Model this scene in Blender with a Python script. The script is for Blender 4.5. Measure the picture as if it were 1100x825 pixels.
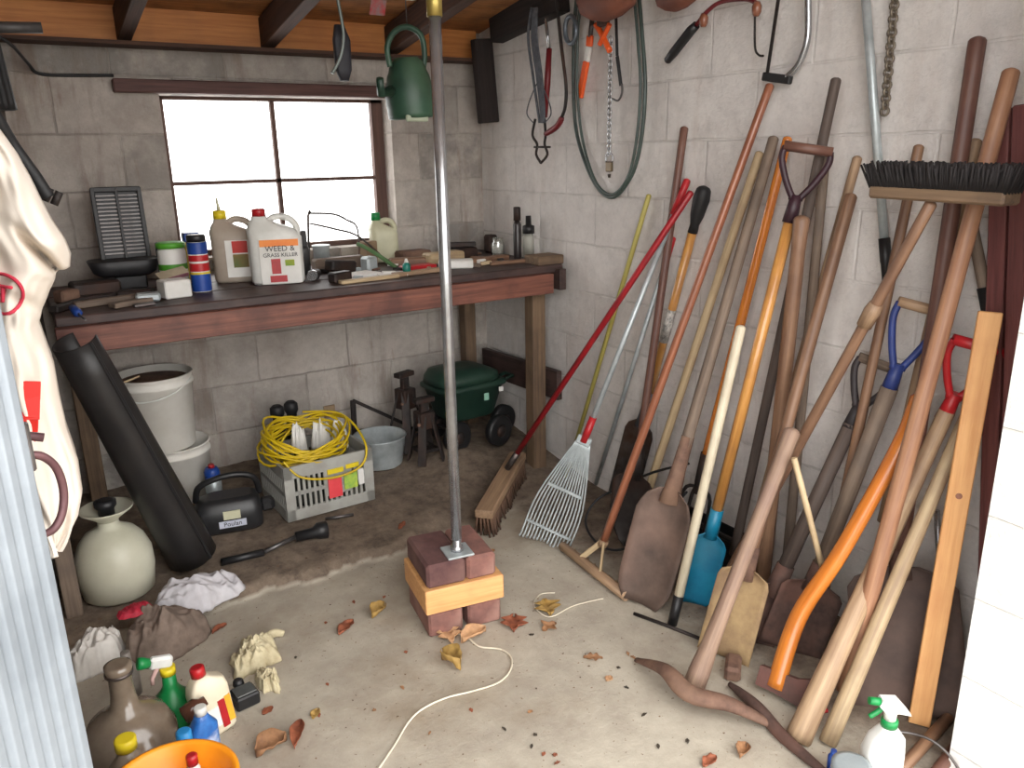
import bpy, math, random
from mathutils import Vector, Matrix, noise
random.seed(7)
C = bpy.context.scene.collection
for o in list(bpy.data.objects): bpy.data.objects.remove(o)

# ------------------------------------------------------------------ camera
f_px = 850.; A = math.radians(31.8); P = math.radians(16.2); RO = math.radians(1.1); H = 1.28
Fv = Vector((math.sin(A)*math.cos(P), math.cos(A)*math.cos(P), -math.sin(P)))
R0 = Vector((math.cos(A), -math.sin(A), 0)); U0 = R0.cross(Fv)
Rv = math.cos(RO)*R0 - math.sin(RO)*U0; Uv = math.cos(RO)*U0 + math.sin(RO)*R0
cd = bpy.data.cameras.new('camera'); cam = bpy.data.objects.new('camera', cd); C.objects.link(cam)
cd.sensor_fit = 'HORIZONTAL'; cd.sensor_width = 36; cd.lens = f_px/1100*36
mw = Matrix((Rv, Uv, -Fv)).transposed().to_4x4(); mw.translation = Vector((0, 0, H)); cam.matrix_world = mw
cd.clip_start = .02
bpy.context.scene.camera = cam

# ------------------------------------------------------------------ light, exposure
w = bpy.data.worlds.new('sky'); bpy.context.scene.world = w; w.use_nodes = True
bg = w.node_tree.nodes['Background']; bg.inputs[0].default_value = (1, .985, .965, 1); bg.inputs[1].default_value = 3.4
sd = bpy.data.lights.new('sun', 'SUN'); sd.energy = .7; sd.angle = math.radians(70); sd.color = (1, .97, .92)
so = bpy.data.objects.new('sun', sd); C.objects.link(so); so.rotation_euler = (math.radians(60), 0, math.radians(-22)); so.location = (0, -3, 4)
vs = bpy.context.scene.view_settings; vs.view_transform = 'Standard'; vs.look = 'None'; vs.gamma = 1; vs.use_curve_mapping = False
vs.exposure = 0.57

# ------------------------------------------------------------------ pixel of the photograph -> point in the place
def ray(x, y): return Fv*f_px + Rv*(x-550) - Uv*(y-412.5)
def at(x, y, ax, v):
    d = ray(x, y); o = Vector((0, 0, H)); i = 'XYZ'.index(ax); return o + d*((v-o[i])/d[i])

# ------------------------------------------------------------------ materials
def lin(c):
    return tuple((v/12.92 if v <= .04045 else ((v+.055)/1.055)**2.4) for v in [x/255 for x in c])+(1,)
MC = {}
def mat(name, c1, c2=None, rough=.6, metal=0, scale=8, stretch=None, bump=.2, c3=None, c3amt=.5, spec=.5, coat=0):
    if name in MC: return MC[name]
    m = bpy.data.materials.new(name); m.use_nodes = True; nt = m.node_tree; N = nt.nodes; L = nt.links
    b = N['Principled BSDF']; b.inputs['Roughness'].default_value = rough; b.inputs['Metallic'].default_value = metal
    b.inputs['Specular IOR Level'].default_value = spec; b.inputs['Coat Weight'].default_value = coat
    c2 = c2 or tuple(int(v*.8) for v in c1)
    at_ = N.new('ShaderNodeAttribute'); at_.attribute_name = 'gc'
    oi = N.new('ShaderNodeObjectInfo'); mp = N.new('ShaderNodeMapping'); mp.inputs['Scale'].default_value = stretch or (1, 1, 1)
    ad = N.new('ShaderNodeVectorMath'); ad.operation = 'ADD'
    ml = N.new('ShaderNodeMath'); ml.operation = 'MULTIPLY'; ml.inputs[1].default_value = 40
    L.new(oi.outputs['Random'], ml.inputs[0]); L.new(at_.outputs['Vector'], mp.inputs['Vector'])
    L.new(mp.outputs[0], ad.inputs[0]); L.new(ml.outputs[0], ad.inputs[1])
    n = N.new('ShaderNodeTexNoise'); n.inputs['Scale'].default_value = scale; n.inputs['Detail'].default_value = 6; n.inputs['Roughness'].default_value = .65
    L.new(ad.outputs[0], n.inputs['Vector'])
    r = N.new('ShaderNodeValToRGB'); r.color_ramp.elements[0].position = .32; r.color_ramp.elements[1].position = .68
    r.color_ramp.elements[0].color = lin(c2); r.color_ramp.elements[1].color = lin(c1); L.new(n.outputs['Fac'], r.inputs[0])
    out = r.outputs[0]
    if c3:
        n2 = N.new('ShaderNodeTexNoise'); n2.inputs['Scale'].default_value = scale*.35 if not stretch else 9; n2.inputs['Detail'].default_value = 4
        L.new(at_.outputs['Vector'], n2.inputs['Vector'])
        r2 = N.new('ShaderNodeValToRGB'); r2.color_ramp.elements[0].position = .48; r2.color_ramp.elements[1].position = .66
        L.new(n2.outputs['Fac'], r2.inputs[0]); m2 = N.new('ShaderNodeMath'); m2.operation = 'MULTIPLY'; m2.inputs[1].default_value = c3amt
        L.new(r2.outputs[0], m2.inputs[0])
        mx = N.new('ShaderNodeMix'); mx.data_type = 'RGBA'; L.new(m2.outputs[0], mx.inputs[0]); L.new(out, mx.inputs[6]); mx.inputs[7].default_value = lin(c3)
        out = mx.outputs[2]
    L.new(out, b.inputs['Base Color'])
    if bump:
        bp = N.new('ShaderNodeBump'); bp.inputs['Strength'].default_value = bump; bp.inputs['Distance'].default_value = .004
        L.new(n.outputs['Fac'], bp.inputs['Height']); L.new(bp.outputs[0], b.inputs['Normal'])
    MC[name] = m; return m
def wood(name, c1, c2, rough=.55, c3=None, c3amt=.4, **k): return mat(name, c1, c2, rough, scale=3, stretch=(1.2, 26, 26), bump=.25, c3=c3, c3amt=c3amt, **k)

def glassmat(name, col=(1, 1, 1), rough=.02, alpha=.15):
    if name in MC: return MC[name]
    m = bpy.data.materials.new(name); m.use_nodes = True; nt = m.node_tree; N = nt.nodes; L = nt.links
    N.remove(N['Principled BSDF']); t = N.new('ShaderNodeBsdfTransparent'); t.inputs[0].default_value = col+(1,)
    g = N.new('ShaderNodeBsdfGlossy'); g.inputs['Roughness'].default_value = rough
    d = N.new('ShaderNodeBsdfDiffuse'); d.inputs[0].default_value = (.6, .6, .55, 1)
    a = N.new('ShaderNodeMixShader'); a.inputs[0].default_value = .5; L.new(g.outputs[0], a.inputs[1]); L.new(d.outputs[0], a.inputs[2])
    x = N.new('ShaderNodeMixShader'); x.inputs[0].default_value = alpha; L.new(t.outputs[0], x.inputs[1]); L.new(a.outputs[0], x.inputs[2])
    L.new(x.outputs[0], N['Material Output'].inputs[0]); MC[name] = m; return m

def wallmat(name, axis, zoff, course, base, dirty, patch, patchamt, stain, stainamt, seed, joint=.25, rustamt=0):
    m = bpy.data.materials.new(name); m.use_nodes = True; nt = m.node_tree; N = nt.nodes; L = nt.links
    b = N['Principled BSDF']; b.inputs['Roughness'].default_value = .85
    g = N.new('ShaderNodeNewGeometry'); sx = N.new('ShaderNodeSeparateXYZ'); L.new(g.outputs['Position'], sx.inputs[0])
    az = N.new('ShaderNodeMath'); az.operation = 'ADD'; az.inputs[1].default_value = -zoff+course*20; L.new(sx.outputs['Z'], az.inputs[0])
    cb = N.new('ShaderNodeCombineXYZ'); L.new(sx.outputs[axis], cb.inputs[0]); L.new(az.outputs[0], cb.inputs[1])
    nw = N.new('ShaderNodeTexNoise'); nw.inputs['Scale'].default_value = 9; L.new(g.outputs['Position'], nw.inputs[0])
    wv = N.new('ShaderNodeVectorMath'); wv.operation = 'SCALE'; wv.inputs[3].default_value = .008; L.new(nw.outputs['Color'], wv.inputs[0])
    av = N.new('ShaderNodeVectorMath'); av.operation = 'ADD'; L.new(cb.outputs[0], av.inputs[0]); L.new(wv.outputs[0], av.inputs[1])
    br = N.new('ShaderNodeTexBrick'); br.inputs['Scale'].default_value = 1; br.inputs['Brick Width'].default_value = course*2; br.inputs['Row Height'].default_value = course
    br.inputs['Mortar Size'].default_value = .005; br.inputs['Mortar Smooth'].default_value = .6; br.inputs['Bias'].default_value = 0
    br.inputs['Color1'].default_value = (0, 0, 0, 1); br.inputs['Color2'].default_value = (1, 1, 1, 1); br.inputs['Mortar'].default_value = (.5, .5, .5, 1)
    L.new(av.outputs[0], br.inputs['Vector'])
    def noise_(s, det=6, rg=.6, vec=None):
        n = N.new('ShaderNodeTexNoise'); n.inputs['Scale'].default_value = s; n.inputs['Detail'].default_value = det; n.inputs['Roughness'].default_value = rg
        n.noise_dimensions = '4D'; n.inputs['W'].default_value = seed; L.new(vec or g.outputs['Position'], n.inputs['Vector']); return n
    def ramp(src, a, c):
        r = N.new('ShaderNodeValToRGB'); r.color_ramp.elements[0].position = a; r.color_ramp.elements[1].position = c; L.new(src, r.inputs[0]); return r.outputs[0]
    def mul(a, v):
        x = N.new('ShaderNodeMath'); x.operation = 'MULTIPLY'; L.new(a, x.inputs[0])
        if isinstance(v, (int, float)): x.inputs[1].default_value = v
        else: L.new(v, x.inputs[1])
        return x.outputs[0]
    def mix(fac, a, c):
        x = N.new('ShaderNodeMix'); x.data_type = 'RGBA'; L.new(fac, x.inputs[0])
        if isinstance(a, tuple): x.inputs[6].default_value = a
        else: L.new(a, x.inputs[6])
        if isinstance(c, tuple): x.inputs[7].default_value = c
        else: L.new(c, x.inputs[7])
        return x.outputs[2]
    col = mix(ramp(noise_(4, 8, .7).outputs[0], .4, .66), lin(base), lin(dirty))
    pm = mul(ramp(br.outputs['Color'], .35, .8), ramp(noise_(6, 5, .7).outputs[0], .38, .55)); col = mix(mul(pm, patchamt), col, lin(patch))
    mpv = N.new('ShaderNodeMapping'); mpv.inputs['Scale'].default_value = (7, 7, 1.1); L.new(g.outputs['Position'], mpv.inputs[0])
    col = mix(mul(ramp(noise_(1.6, 7, .65, mpv.outputs[0]).outputs[0], .52, .72), stainamt), col, lin(stain))
    mot = noise_(11, 9, .78); col = mix(mul(ramp(mot.outputs[0], .46, .70), .42), col, lin(tuple(int(v*.80) for v in dirty)))
    if rustamt: col = mix(mul(ramp(noise_(2.3, 8, .75, mpv.outputs[0]).outputs[0], .58, .74), rustamt), col, lin((122, 82, 62)))
    col = mix(mul(mul(br.outputs['Fac'], ramp(noise_(3, 3).outputs[0], .42, .62)), joint*.9), col, lin((95, 85, 78)))
    fine = noise_(60, 4, .7)
    col = mix(mul(ramp(fine.outputs[0], .55, .75), .18), col, lin((120, 110, 102)))
    L.new(col, b.inputs['Base Color'])
    hx = N.new('ShaderNodeMath'); hx.operation = 'MULTIPLY_ADD'; L.new(br.outputs['Fac'], hx.inputs[0]); hx.inputs[1].default_value = -joint
    L.new(noise_(17, 8, .75).outputs[0], hx.inputs[2])
    bp = N.new('ShaderNodeBump'); bp.inputs['Strength'].default_value = .8; bp.inputs['Distance'].default_value = .011; L.new(hx.outputs[0], bp.inputs['Height']); L.new(bp.outputs[0], b.inputs['Normal'])
    return m

# ------------------------------------------------------------------ mesh builder (world coordinates)
class MB:
    def __init__(s): s.v = []; s.f = []; s.g = []; s.sm = []
    def add(s, vs, fs, gs=None, smooth=False):
        b = len(s.v); s.v += [Vector(p) for p in vs]; s.g += [Vector(p) for p in (gs or vs)]
        s.f += [[b+i for i in q] for q in fs]; s.sm += [smooth]*len(fs); return s
    def box(s, c, size, rot=None, bev=.0, taper=(1, 1)):
        c = Vector(c); hx, hy, hz = [x/2 for x in size]; R = rot or Matrix.Identity(3); e = min(bev, hx*.9, hy*.9, hz*.9)
        big = max(range(3), key=lambda i: size[i]); order = [big]+[i for i in range(3) if i != big]
        def put(p):
            p = Vector(p); t = (p.z/hz+1)/2; p.x *= 1+(taper[0]-1)*t; p.y *= 1+(taper[1]-1)*t; return p
        if e <= 0:
            L = [put((x*hx, y*hy, z*hz)) for z in (-1, 1) for y in (-1, 1) for x in (-1, 1)]
            F = [(0, 2, 3, 1), (4, 5, 7, 6), (0, 1, 5, 4), (2, 6, 7, 3), (0, 4, 6, 2), (1, 3, 7, 5)]
        else:
            L = []; idx = {}
            for sx in (-1, 1):
                for sy in (-1, 1):
                    for sz in (-1, 1):
                        for k in range(3):
                            q = [sx*hx, sy*hy, sz*hz]; sg = (sx, sy, sz)
                            for j in range(3):
                                if j != k: q[j] -= sg[j]*e
                            idx[(sx, sy, sz, k)] = len(L); L.append(put(q))
            F = []
            for k in range(3):
                i, j = [a for a in range(3) if a != k]
                for sg in (-1, 1):
                    q = []
                    for a, c_ in ((-1, -1), (1, -1), (1, 1), (-1, 1)):
                        t = [0, 0, 0]; t[k] = sg; t[i] = a; t[j] = c_; q.append(idx[(*t, k)])
                    F.append(q)
            for k in range(3):
                i, j = [a for a in range(3) if a != k]
                for a in (-1, 1):
                    for c_ in (-1, 1):
                        t1 = [0]*3; t2 = [0]*3; t1[i] = t2[i] = a; t1[j] = t2[j] = c_; t1[k] = -1; t2[k] = 1
                        F.append([idx[(*t1, i)], idx[(*t2, i)], idx[(*t2, j)], idx[(*t1, j)]])
            for sx in (-1, 1):
                for sy in (-1, 1):
                    for sz in (-1, 1): F.append([idx[(sx, sy, sz, k)] for k in range(3)])
        g = [Vector((p[order[0]], p[order[1]], p[order[2]])) for p in L]
        return s.add([c+R@p for p in L], F, g)
    def beam(s, p, q, wd, th, side=(0, 0, 1), bev=.002):      # board from p to q, width along 'side'
        p = Vector(p); q = Vector(q); d = q-p; x = d.normalized(); y = Vector(side); y = (y-x*y.dot(x)).normalized(); z = x.cross(y)
        return s.box((p+q)/2, (d.length, wd, th), Matrix((x, y, z)).transposed(), bev)
    def tube(s, pts, r, n=12, cap=True, dome=False, closed=False, flat=None):
        pts = [Vector(p) for p in pts]; m = len(pts); rr = r if isinstance(r, (list, tuple)) else [r]*m
        if dome:
            a = (pts[0]-pts[1]).normalized(); e0 = rr[0]
            pts = [pts[0]+a*e0*.5*k for k in (1.0,)]+[pts[0]+a*e0*.3]+pts; rr = [e0*.35, e0*.78]+list(rr); m = len(pts)
        T = []
        for i in range(m):
            a = pts[(i-1) % m] if (closed or i > 0) else pts[0]; c = pts[(i+1) % m] if (closed or i < m-1) else pts[-1]; T.append((c-a).normalized())
        u = Vector((0, 0, 1)) if abs(T[0].z) < .9 else Vector((1, 0, 0)); u = (u-T[0]*u.dot(T[0])).normalized()
        V = []; G = []; ln = 0; fl = flat or 1
        for i in range(m):
            if i: ln += (pts[i]-pts[i-1]).length
            u = (u-T[i]*u.dot(T[i])).normalized(); vv = T[i].cross(u)
            for k in range(n):
                a = 2*math.pi*k/n; V.append(pts[i]+u*math.cos(a)*rr[i]+vv*math.sin(a)*rr[i]*fl); G.append((ln, math.cos(a)*rr[i], math.sin(a)*rr[i]))
        Fc = []
        for i in range(m if closed else m-1):
            for k in range(n):
                j = (i+1) % m; Fc.append([i*n+k, i*n+(k+1) % n, j*n+(k+1) % n, j*n+k])
        s.add(V, Fc, G, True)
        if cap and not closed:
            b = len(s.v)-len(V); s.f += [[b+k for k in range(n)][::-1], [b+(m-1)*n+k for k in range(n)]]; s.sm += [False]*2
        return s
    def lathe(s, base, prof, axis=(0, 0, 1), n=24, sx=1, sy=1, cap=(True, True)):   # prof [(h, r)]
        base = Vector(base); a = Vector(axis).normalized(); q = Vector((0, 0, 1)).rotation_difference(a)
        V = []; G = []
        for h, r in prof:
            for k in range(n):
                t = 2*math.pi*k/n; l = Vector((math.cos(t)*r*sx, math.sin(t)*r*sy, h)); V.append(base+q@l); G.append((h, l.x, l.y))
        Fc = [[i*n+k, i*n+(k+1) % n, (i+1)*n+(k+1) % n, (i+1)*n+k] for i in range(len(prof)-1) for k in range(n)]
        s.add(V, Fc, G, True); b = len(s.v)-len(V)
        if cap[0]: s.f.append([b+k for k in range(n)][::-1]); s.sm.append(False)
        if cap[1]: s.f.append([b+(len(prof)-1)*n+k for k in range(n)]); s.sm.append(False)
        return s
    def loft(s, base, secs, rotz=0, n=28, ex=4, cap=True, axis=(0, 0, 1)):      # secs [(h, cx, cy, rx, ry)] superellipse
        base = Vector(base); R = (Vector((0, 0, 1)).rotation_difference(Vector(axis).normalized())).to_matrix() @ Matrix.Rotation(rotz, 3, 'Z'); V = []; G = []
        for h, cx, cy, rx, ry in secs:
            for k in range(n):
                t = 2*math.pi*k/n; c, d = math.cos(t), math.sin(t)
                l = Vector((cx+rx*math.copysign(abs(c)**(2/ex), c), cy+ry*math.copysign(abs(d)**(2/ex), d), h)); V.append(base+R@l); G.append((h, l.x, l.y))
        Fc = [[i*n+k, i*n+(k+1) % n, (i+1)*n+(k+1) % n, (i+1)*n+k] for i in range(len(secs)-1) for k in range(n)]
        s.add(V, Fc, G, True); b = len(s.v)-len(V)
        if cap: s.f += [[b+k for k in range(n)][::-1], [b+(len(secs)-1)*n+k for k in range(n)]]; s.sm += [False]*2
        return s
    def sheet(s, Pg, th, nrm=None, smooth=True):      # grid of points, given thickness
        ni = len(Pg); nj = len(Pg[0]); V = []; B = []
        for i in range(ni):
            for j in range(nj):
                a = Pg[min(i+1, ni-1)][j]-Pg[max(i-1, 0)][j]; c = Pg[i][min(j+1, nj-1)]-Pg[i][max(j-1, 0)]
                n_ = a.cross(c); n_ = n_.normalized() if n_.length > 1e-9 else Vector((0, 0, 1)); V.append(Pg[i][j]); B.append(Pg[i][j]-n_*th)
        q = ni*nj; F1 = []; F2 = []
        for i in range(ni-1):
            for j in range(nj-1):
                a = i*nj+j; F1.append([a, a+nj, a+nj+1, a+1]); F2.append([q+a, q+a+1, q+a+nj+1, q+a+nj])
        ed = [(i*nj, (i+1)*nj) for i in range(ni-1)][::-1]; E = []
        per = [j for j in range(nj)]+[i*nj+nj-1 for i in range(1, ni)]+[(ni-1)*nj+j for j in range(nj-2, -1, -1)]+[i*nj for i in range(ni-2, 0, -1)]
        for k in range(len(per)): a, c = per[k], per[(k+1) % len(per)]; E.append([a, c, q+c, q+a])
        s.add(V+B, F1+F2+E, None, smooth); return s
    def prism(s, pts, n_, th):                        # closed outline extruded by th along n_ (centred)
        pts = [Vector(p) for p in pts]; n_ = Vector(n_).normalized()*th/2; k = len(pts)
        return s.add([p-n_ for p in pts]+[p+n_ for p in pts], [list(range(k))[::-1], list(range(k, 2*k))]+[[i, (i+1) % k, k+(i+1) % k, k+i] for i in range(k)])
    def build(s, name, m, parent=None, label=None, cat=None, group=None, kind=None, plabel=None):
        me = bpy.data.meshes.new(name)
        if parent is not None: org = Vector(parent['org'])
        else:
            xs = [p.x for p in s.v]; ys = [p.y for p in s.v]; org = Vector(((min(xs)+max(xs))/2, (min(ys)+max(ys))/2, min(p.z for p in s.v)))
        me.from_pydata([p-org for p in s.v], [], s.f); me.polygons.foreach_set('use_smooth', s.sm)
        a = me.attributes.new('gc', 'FLOAT_VECTOR', 'POINT'); a.data.foreach_set('vector', [x for p in s.g for x in p])
        me.materials.append(m); me.update()
        import bmesh
        bm = bmesh.new(); bm.from_mesh(me); bmesh.ops.recalc_face_normals(bm, faces=bm.faces); bm.to_mesh(me); bm.free()
        o = bpy.data.objects.new(name, me); C.objects.link(o); o['org'] = tuple(org)
        if parent is None: o.location = org
        else: o.parent = parent; o.location = org-Vector(parent['org'])
        if label: tag(o, label, cat, group)
        if plabel: o['label'] = plabel
        if kind: o['kind'] = kind
        return o
def tag(o, label, cat, group=None):
    o['label'] = label; o['category'] = cat
    if group: o['group'] = group
    return o
def thing(name, label, cat, loc, group=None):
    o = bpy.data.objects.new(name, None); C.objects.link(o); o.location = Vector(loc); o['org'] = tuple(loc); o.empty_display_size = .05
    return tag(o, label, cat, group)
def struct(mb, name, m, parent=None): return mb.build(name, m, parent, kind='structure')
def text(name, body, pos, xdir, up, size, m, parent, ext=.0006, align='CENTER'):
    cu = bpy.data.curves.new(name, 'FONT'); cu.body = body; cu.size = size; cu.extrude = ext; cu.align_x = align; cu.align_y = 'CENTER'; cu.resolution_u = 3
    t = bpy.data.objects.new(name+'_curve', cu); C.objects.link(t); dg = bpy.context.evaluated_depsgraph_get(); me = bpy.data.meshes.new_from_object(t.evaluated_get(dg))
    bpy.data.objects.remove(t); x = Vector(xdir).normalized(); z = x.cross(Vector(up)).normalized(); y = z.cross(x)
    o = bpy.data.objects.new(name, me); C.objects.link(o); me.materials.clear(); me.materials.append(m); me.name = name
    o.matrix_local = Matrix.Translation(Vector(pos)-Vector(parent['org'])) @ Matrix((x, y, z)).transposed().to_4x4(); o.parent = parent; return o
def bez(p, n=10):      # smooth Catmull-Rom through points
    p = [Vector(q) for q in p]; out = []
    for i in range(len(p)-1):
        a = p[max(i-1, 0)]; b = p[i]; c = p[i+1]; d = p[min(i+2, len(p)-1)]
        for k in range(n):
            t = k/n; out.append(.5*((2*b)+(c-a)*t+(2*a-5*b+4*c-d)*t*t+(3*b-a-3*c+d)*t**3))
    return out+[p[-1]]

# colours
M_blk = mat('black_plastic', (34, 34, 36), (24, 24, 26), .45, scale=20, bump=.05)
M_dgrip = mat('black_rubber', (30, 30, 32), (20, 20, 22), .6, scale=30)
M_steel = mat('dull_steel', (120, 118, 118), (78, 72, 70), .45, .8, scale=14, c3=(98, 66, 48), c3amt=.6)
M_dsteel = mat('dark_steel', (62, 56, 54), (36, 32, 32), .6, .5, scale=16, c3=(84, 56, 44), c3amt=.6)
M_chrome = mat('galvanised_pipe', (198, 200, 204), (150, 150, 152), .26, .8, scale=10, bump=.03)
M_galv = mat('galvanised_sheet', (196, 204, 206), (160, 168, 170), .4, .4, scale=18, bump=.1)
M_rust = mat('rusty_iron', (128, 98, 82), (84, 62, 54), .8, .2, scale=22, c3=(150, 120, 100), c3amt=.6)
M_rustd = mat('dark_rusty_iron', (98, 74, 66), (60, 46, 42), .8, .2, scale=22, c3=(112, 78, 66), c3amt=.6)
M_redp = mat('red_paint', (190, 34, 40), (150, 26, 32), .4, scale=14)
M_dred = mat('dark_red_plastic', (120, 24, 30), (88, 20, 26), .45)
M_white = mat('white_plastic', (226, 226, 222), (206, 206, 200), .45, scale=12, bump=.05)
M_cream = mat('cream_plastic', (206, 204, 176), (186, 184, 154), .45, scale=10, bump=.05)
M_green = mat('green_plastic', (20, 140, 72), (14, 118, 60), .4, bump=.05)
M_dgreen = mat('dark_green_plastic', (26, 54, 44), (18, 40, 34), .5, scale=10, c3=(52, 74, 60), c3amt=.5)
M_yel = mat('yellow_plastic', (228, 206, 40), (206, 180, 30), .45, bump=.05)
M_blue = mat('blue_plastic', (32, 74, 160), (24, 58, 130), .45, bump=.05)
M_paper = mat('white_paper', (232, 230, 226), (214, 212, 206), .7, bump=.05)
M_gold = mat('brass', (188, 168, 96), (150, 128, 66), .4, .7)
W_tan = wood('weathered_tan_wood', (172, 142, 112), (128, 102, 80), .6, c3=(112, 92, 76))
W_pale = wood('pale_ash_wood', (200, 178, 142), (164, 140, 106), .6, c3=(150, 124, 98))
W_grey = wood('grey_weathered_wood', (134, 116, 100), (96, 82, 72), .7, c3=(82, 72, 66))
W_dgrey = wood('dark_grey_wood', (94, 80, 72), (64, 54, 50), .7)
W_brown = wood('brown_wood', (146, 112, 86), (104, 76, 60), .5, c3=(96, 68, 56))
W_red = wood('reddish_brown_wood', (118, 82, 68), (84, 56, 50), .5, c3=(84, 54, 50))
W_copper = wood('varnished_copper_wood', (160, 100, 72), (120, 74, 54), .3, c3=(120, 70, 54), coat=.3)
W_orange = wood('varnished_orange_wood', (212, 130, 50), (176, 98, 38), .25, c3=(160, 92, 50), c3amt=.4, coat=.5)
W_gold = wood('varnished_golden_wood', (214, 158, 84), (176, 118, 62), .3, c3=(140, 96, 66), coat=.4)
W_lath = wood('new_pine', (228, 176, 118), (206, 148, 92), .55, c3=(200, 140, 90))
W_cream = wood('cream_painted_wood', (222, 212, 188), (196, 184, 158), .5, c3=(170, 156, 134))
W_dark = wood('stained_dark_board', (74, 56, 52), (44, 34, 34), .55, c3=(96, 74, 68), c3amt=.5)
W_fascia = wood('reddish_stained_board', (134, 84, 68), (90, 54, 46), .55, c3=(66, 38, 36), c3amt=.6)
W_post = wood('old_brown_post', (128, 104, 80), (88, 70, 56), .75, c3=(70, 56, 46))
W_rafter = wood('old_dark_rafter', (88, 60, 46), (56, 38, 32), .8)
W_plate = wood('new_orange_board', (206, 138, 74), (176, 108, 54), .6, c3=(150, 96, 58), c3amt=.25)
W_deck = wood('brown_roof_deck', (188, 130, 78), (140, 90, 54), .7, c3=(86, 54, 36), c3amt=.5)
M_char = wood('charred_wood', (46, 36, 34), (26, 20, 20), .85)

# ================================================================== THE SETTING
WX, WY = 1.82, 3.15
def lwall(y): return .05-(3.15-y)*.17
wall_r = wallmat('painted_block_right', 'Y', 1.314, .18, (228, 223, 219), (212, 206, 202), (202, 196, 192), .3, (196, 182, 172), .4, 3.1, .22)
wall_b = wallmat('painted_block_back', 'X', 1.375, .19, (194, 186, 178), (162, 152, 144), (124, 120, 116), .75, (118, 96, 82), .8, 8.4, .38, .7)
wall_f = wallmat('white_block_front', 'X', 1.314, .18, (244, 244, 242), (236, 236, 232), (228, 228, 224), .3, (206, 200, 192), .2, 5.5)
struct(MB().box((WX+.1, 1.85, 1.0), (.2, 2.9, 2.5)), 'wall_right', wall_r)
# back wall with the window opening
wx0, wx1, wz0, wz1 = .52, 1.395, .925, 1.505
bw = MB()
for x0, x1, z0, z1 in ((-.4, wx0, -.25, 2.3), (wx1, WX, -.25, 2.3), (wx0, wx1, -.25, wz0), (wx0, wx1, wz1, 2.3)):
    bw.box(((x0+x1)/2, WY+.1, (z0+z1)/2), (x1-x0, .2, z1-z0))
struct(bw, 'wall_back', wall_b)
lw = MB(); a = Vector((lwall(WY), WY, 0)); b_ = Vector((lwall(.72), .72, 0)); n_ = Vector((-.99, -.135*-1*-1, 0))
lw.prism([a, b_, b_+Vector((-.15, 0, 0)), a+Vector((-.15, 0, 0))], (0, 0, 1), .001)
lw = MB().add([(p.x, p.y, z) for z in (-.25, 2.3) for p in (a, b_, b_+Vector((-.15, 0, 0)), a+Vector((-.15, 0, 0)))],
              [(0, 1, 2, 3), (4, 5, 6, 7), (0, 1, 5, 4), (1, 2, 6, 5), (2, 3, 7, 6), (3, 0, 4, 7)])
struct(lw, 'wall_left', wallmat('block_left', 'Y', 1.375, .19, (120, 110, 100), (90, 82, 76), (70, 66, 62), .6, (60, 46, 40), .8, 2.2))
fw = MB().box((2.0, .6, 1.0), (.98, .2, 2.5)).box((-.85, .6, 1.0), (1.1, .2, 2.5))
struct(fw, 'wall_front', wall_f)

# floor: concrete in front, a rough earth-covered layer behind
def edge_y(x): return 2.24+.03*noise.noise(Vector((x*60, 2, 5)))*.5+.035*noise.noise(Vector((x*7, 0, 3)))+.02*noise.noise(Vector((x*25, 0, 8)))
def floor_z(x, y):
    t = min(max((y-edge_y(x))/.02, 0), 1)
    if x > .95: t = min(max((y-edge_y(x)-(x-.95)*.1)/(.02+(x-.95)*.6), 0), 1)
    z = .03*t + .065*min(max((y-2.3)/.85, 0), 1) + (.006*noise.noise(Vector((x*9, y*9, 1)))+.004*noise.noise(Vector((x*30, y*30, 2))))*t
    z += .05*math.exp(-((x-1.42)**2+(y-2.75)**2)/.03)
    return z + .0008*noise.noise(Vector((x*5, y*5, 0)))
xs = [-.5+i*.0175 for i in range(136)]; ys = [.4+i*.0175 for i in range(160)]
V = [(x, y, floor_z(x, y)) for y in ys for x in xs]; nx = len(xs)
Fc = [[j*nx+i, j*nx+i+1, (j+1)*nx+i+1, (j+1)*nx+i] for j in range(len(ys)-1) for i in range(nx-1)]
fm = bpy.data.materials.new('concrete_and_earth'); fm.use_nodes = True; N = fm.node_tree.nodes; L = fm.node_tree.links; B = N['Principled BSDF']; B.inputs['Roughness'].default_value = .9
g = N.new('ShaderNodeNewGeometry'); sx = N.new('ShaderNodeSeparateXYZ'); L.new(g.outputs['Position'], sx.inputs[0])
def nz(s, d=6, r=.6):
    n = N.new('ShaderNodeTexNoise'); n.inputs['Scale'].default_value = s; n.inputs['Detail'].default_value = d; n.inputs['Roughness'].default_value = r; L.new(g.outputs['Position'], n.inputs[0]); return n.outputs[0]
def rp(src, p0, p1, c0=(0, 0, 0, 1), c1=(1, 1, 1, 1)):
    r = N.new('ShaderNodeValToRGB'); r.color_ramp.elements[0].position = p0; r.color_ramp.elements[1].position = p1; r.color_ramp.elements[0].color = c0; r.color_ramp.elements[1].color = c1; L.new(src, r.inputs[0]); return r.outputs[0]
def mxc(f_, a, c):
    x = N.new('ShaderNodeMix'); x.data_type = 'RGBA'; L.new(f_, x.inputs[0]); L.new(a, x.inputs[6]); L.new(c, x.inputs[7]); return x.outputs[2]
conc = rp(nz(5, 8, .7), .35, .68, lin((158, 148, 134)), lin((188, 180, 164)))
conc = mxc(rp(nz(2.1, 5), .5, .75), conc, rp(nz(30), .3, .7, lin((138, 122, 102)), lin((156, 142, 122))))
earth = rp(nz(14, 8, .75), .32, .66, lin((78, 66, 57)), lin((136, 120, 104)))
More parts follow.
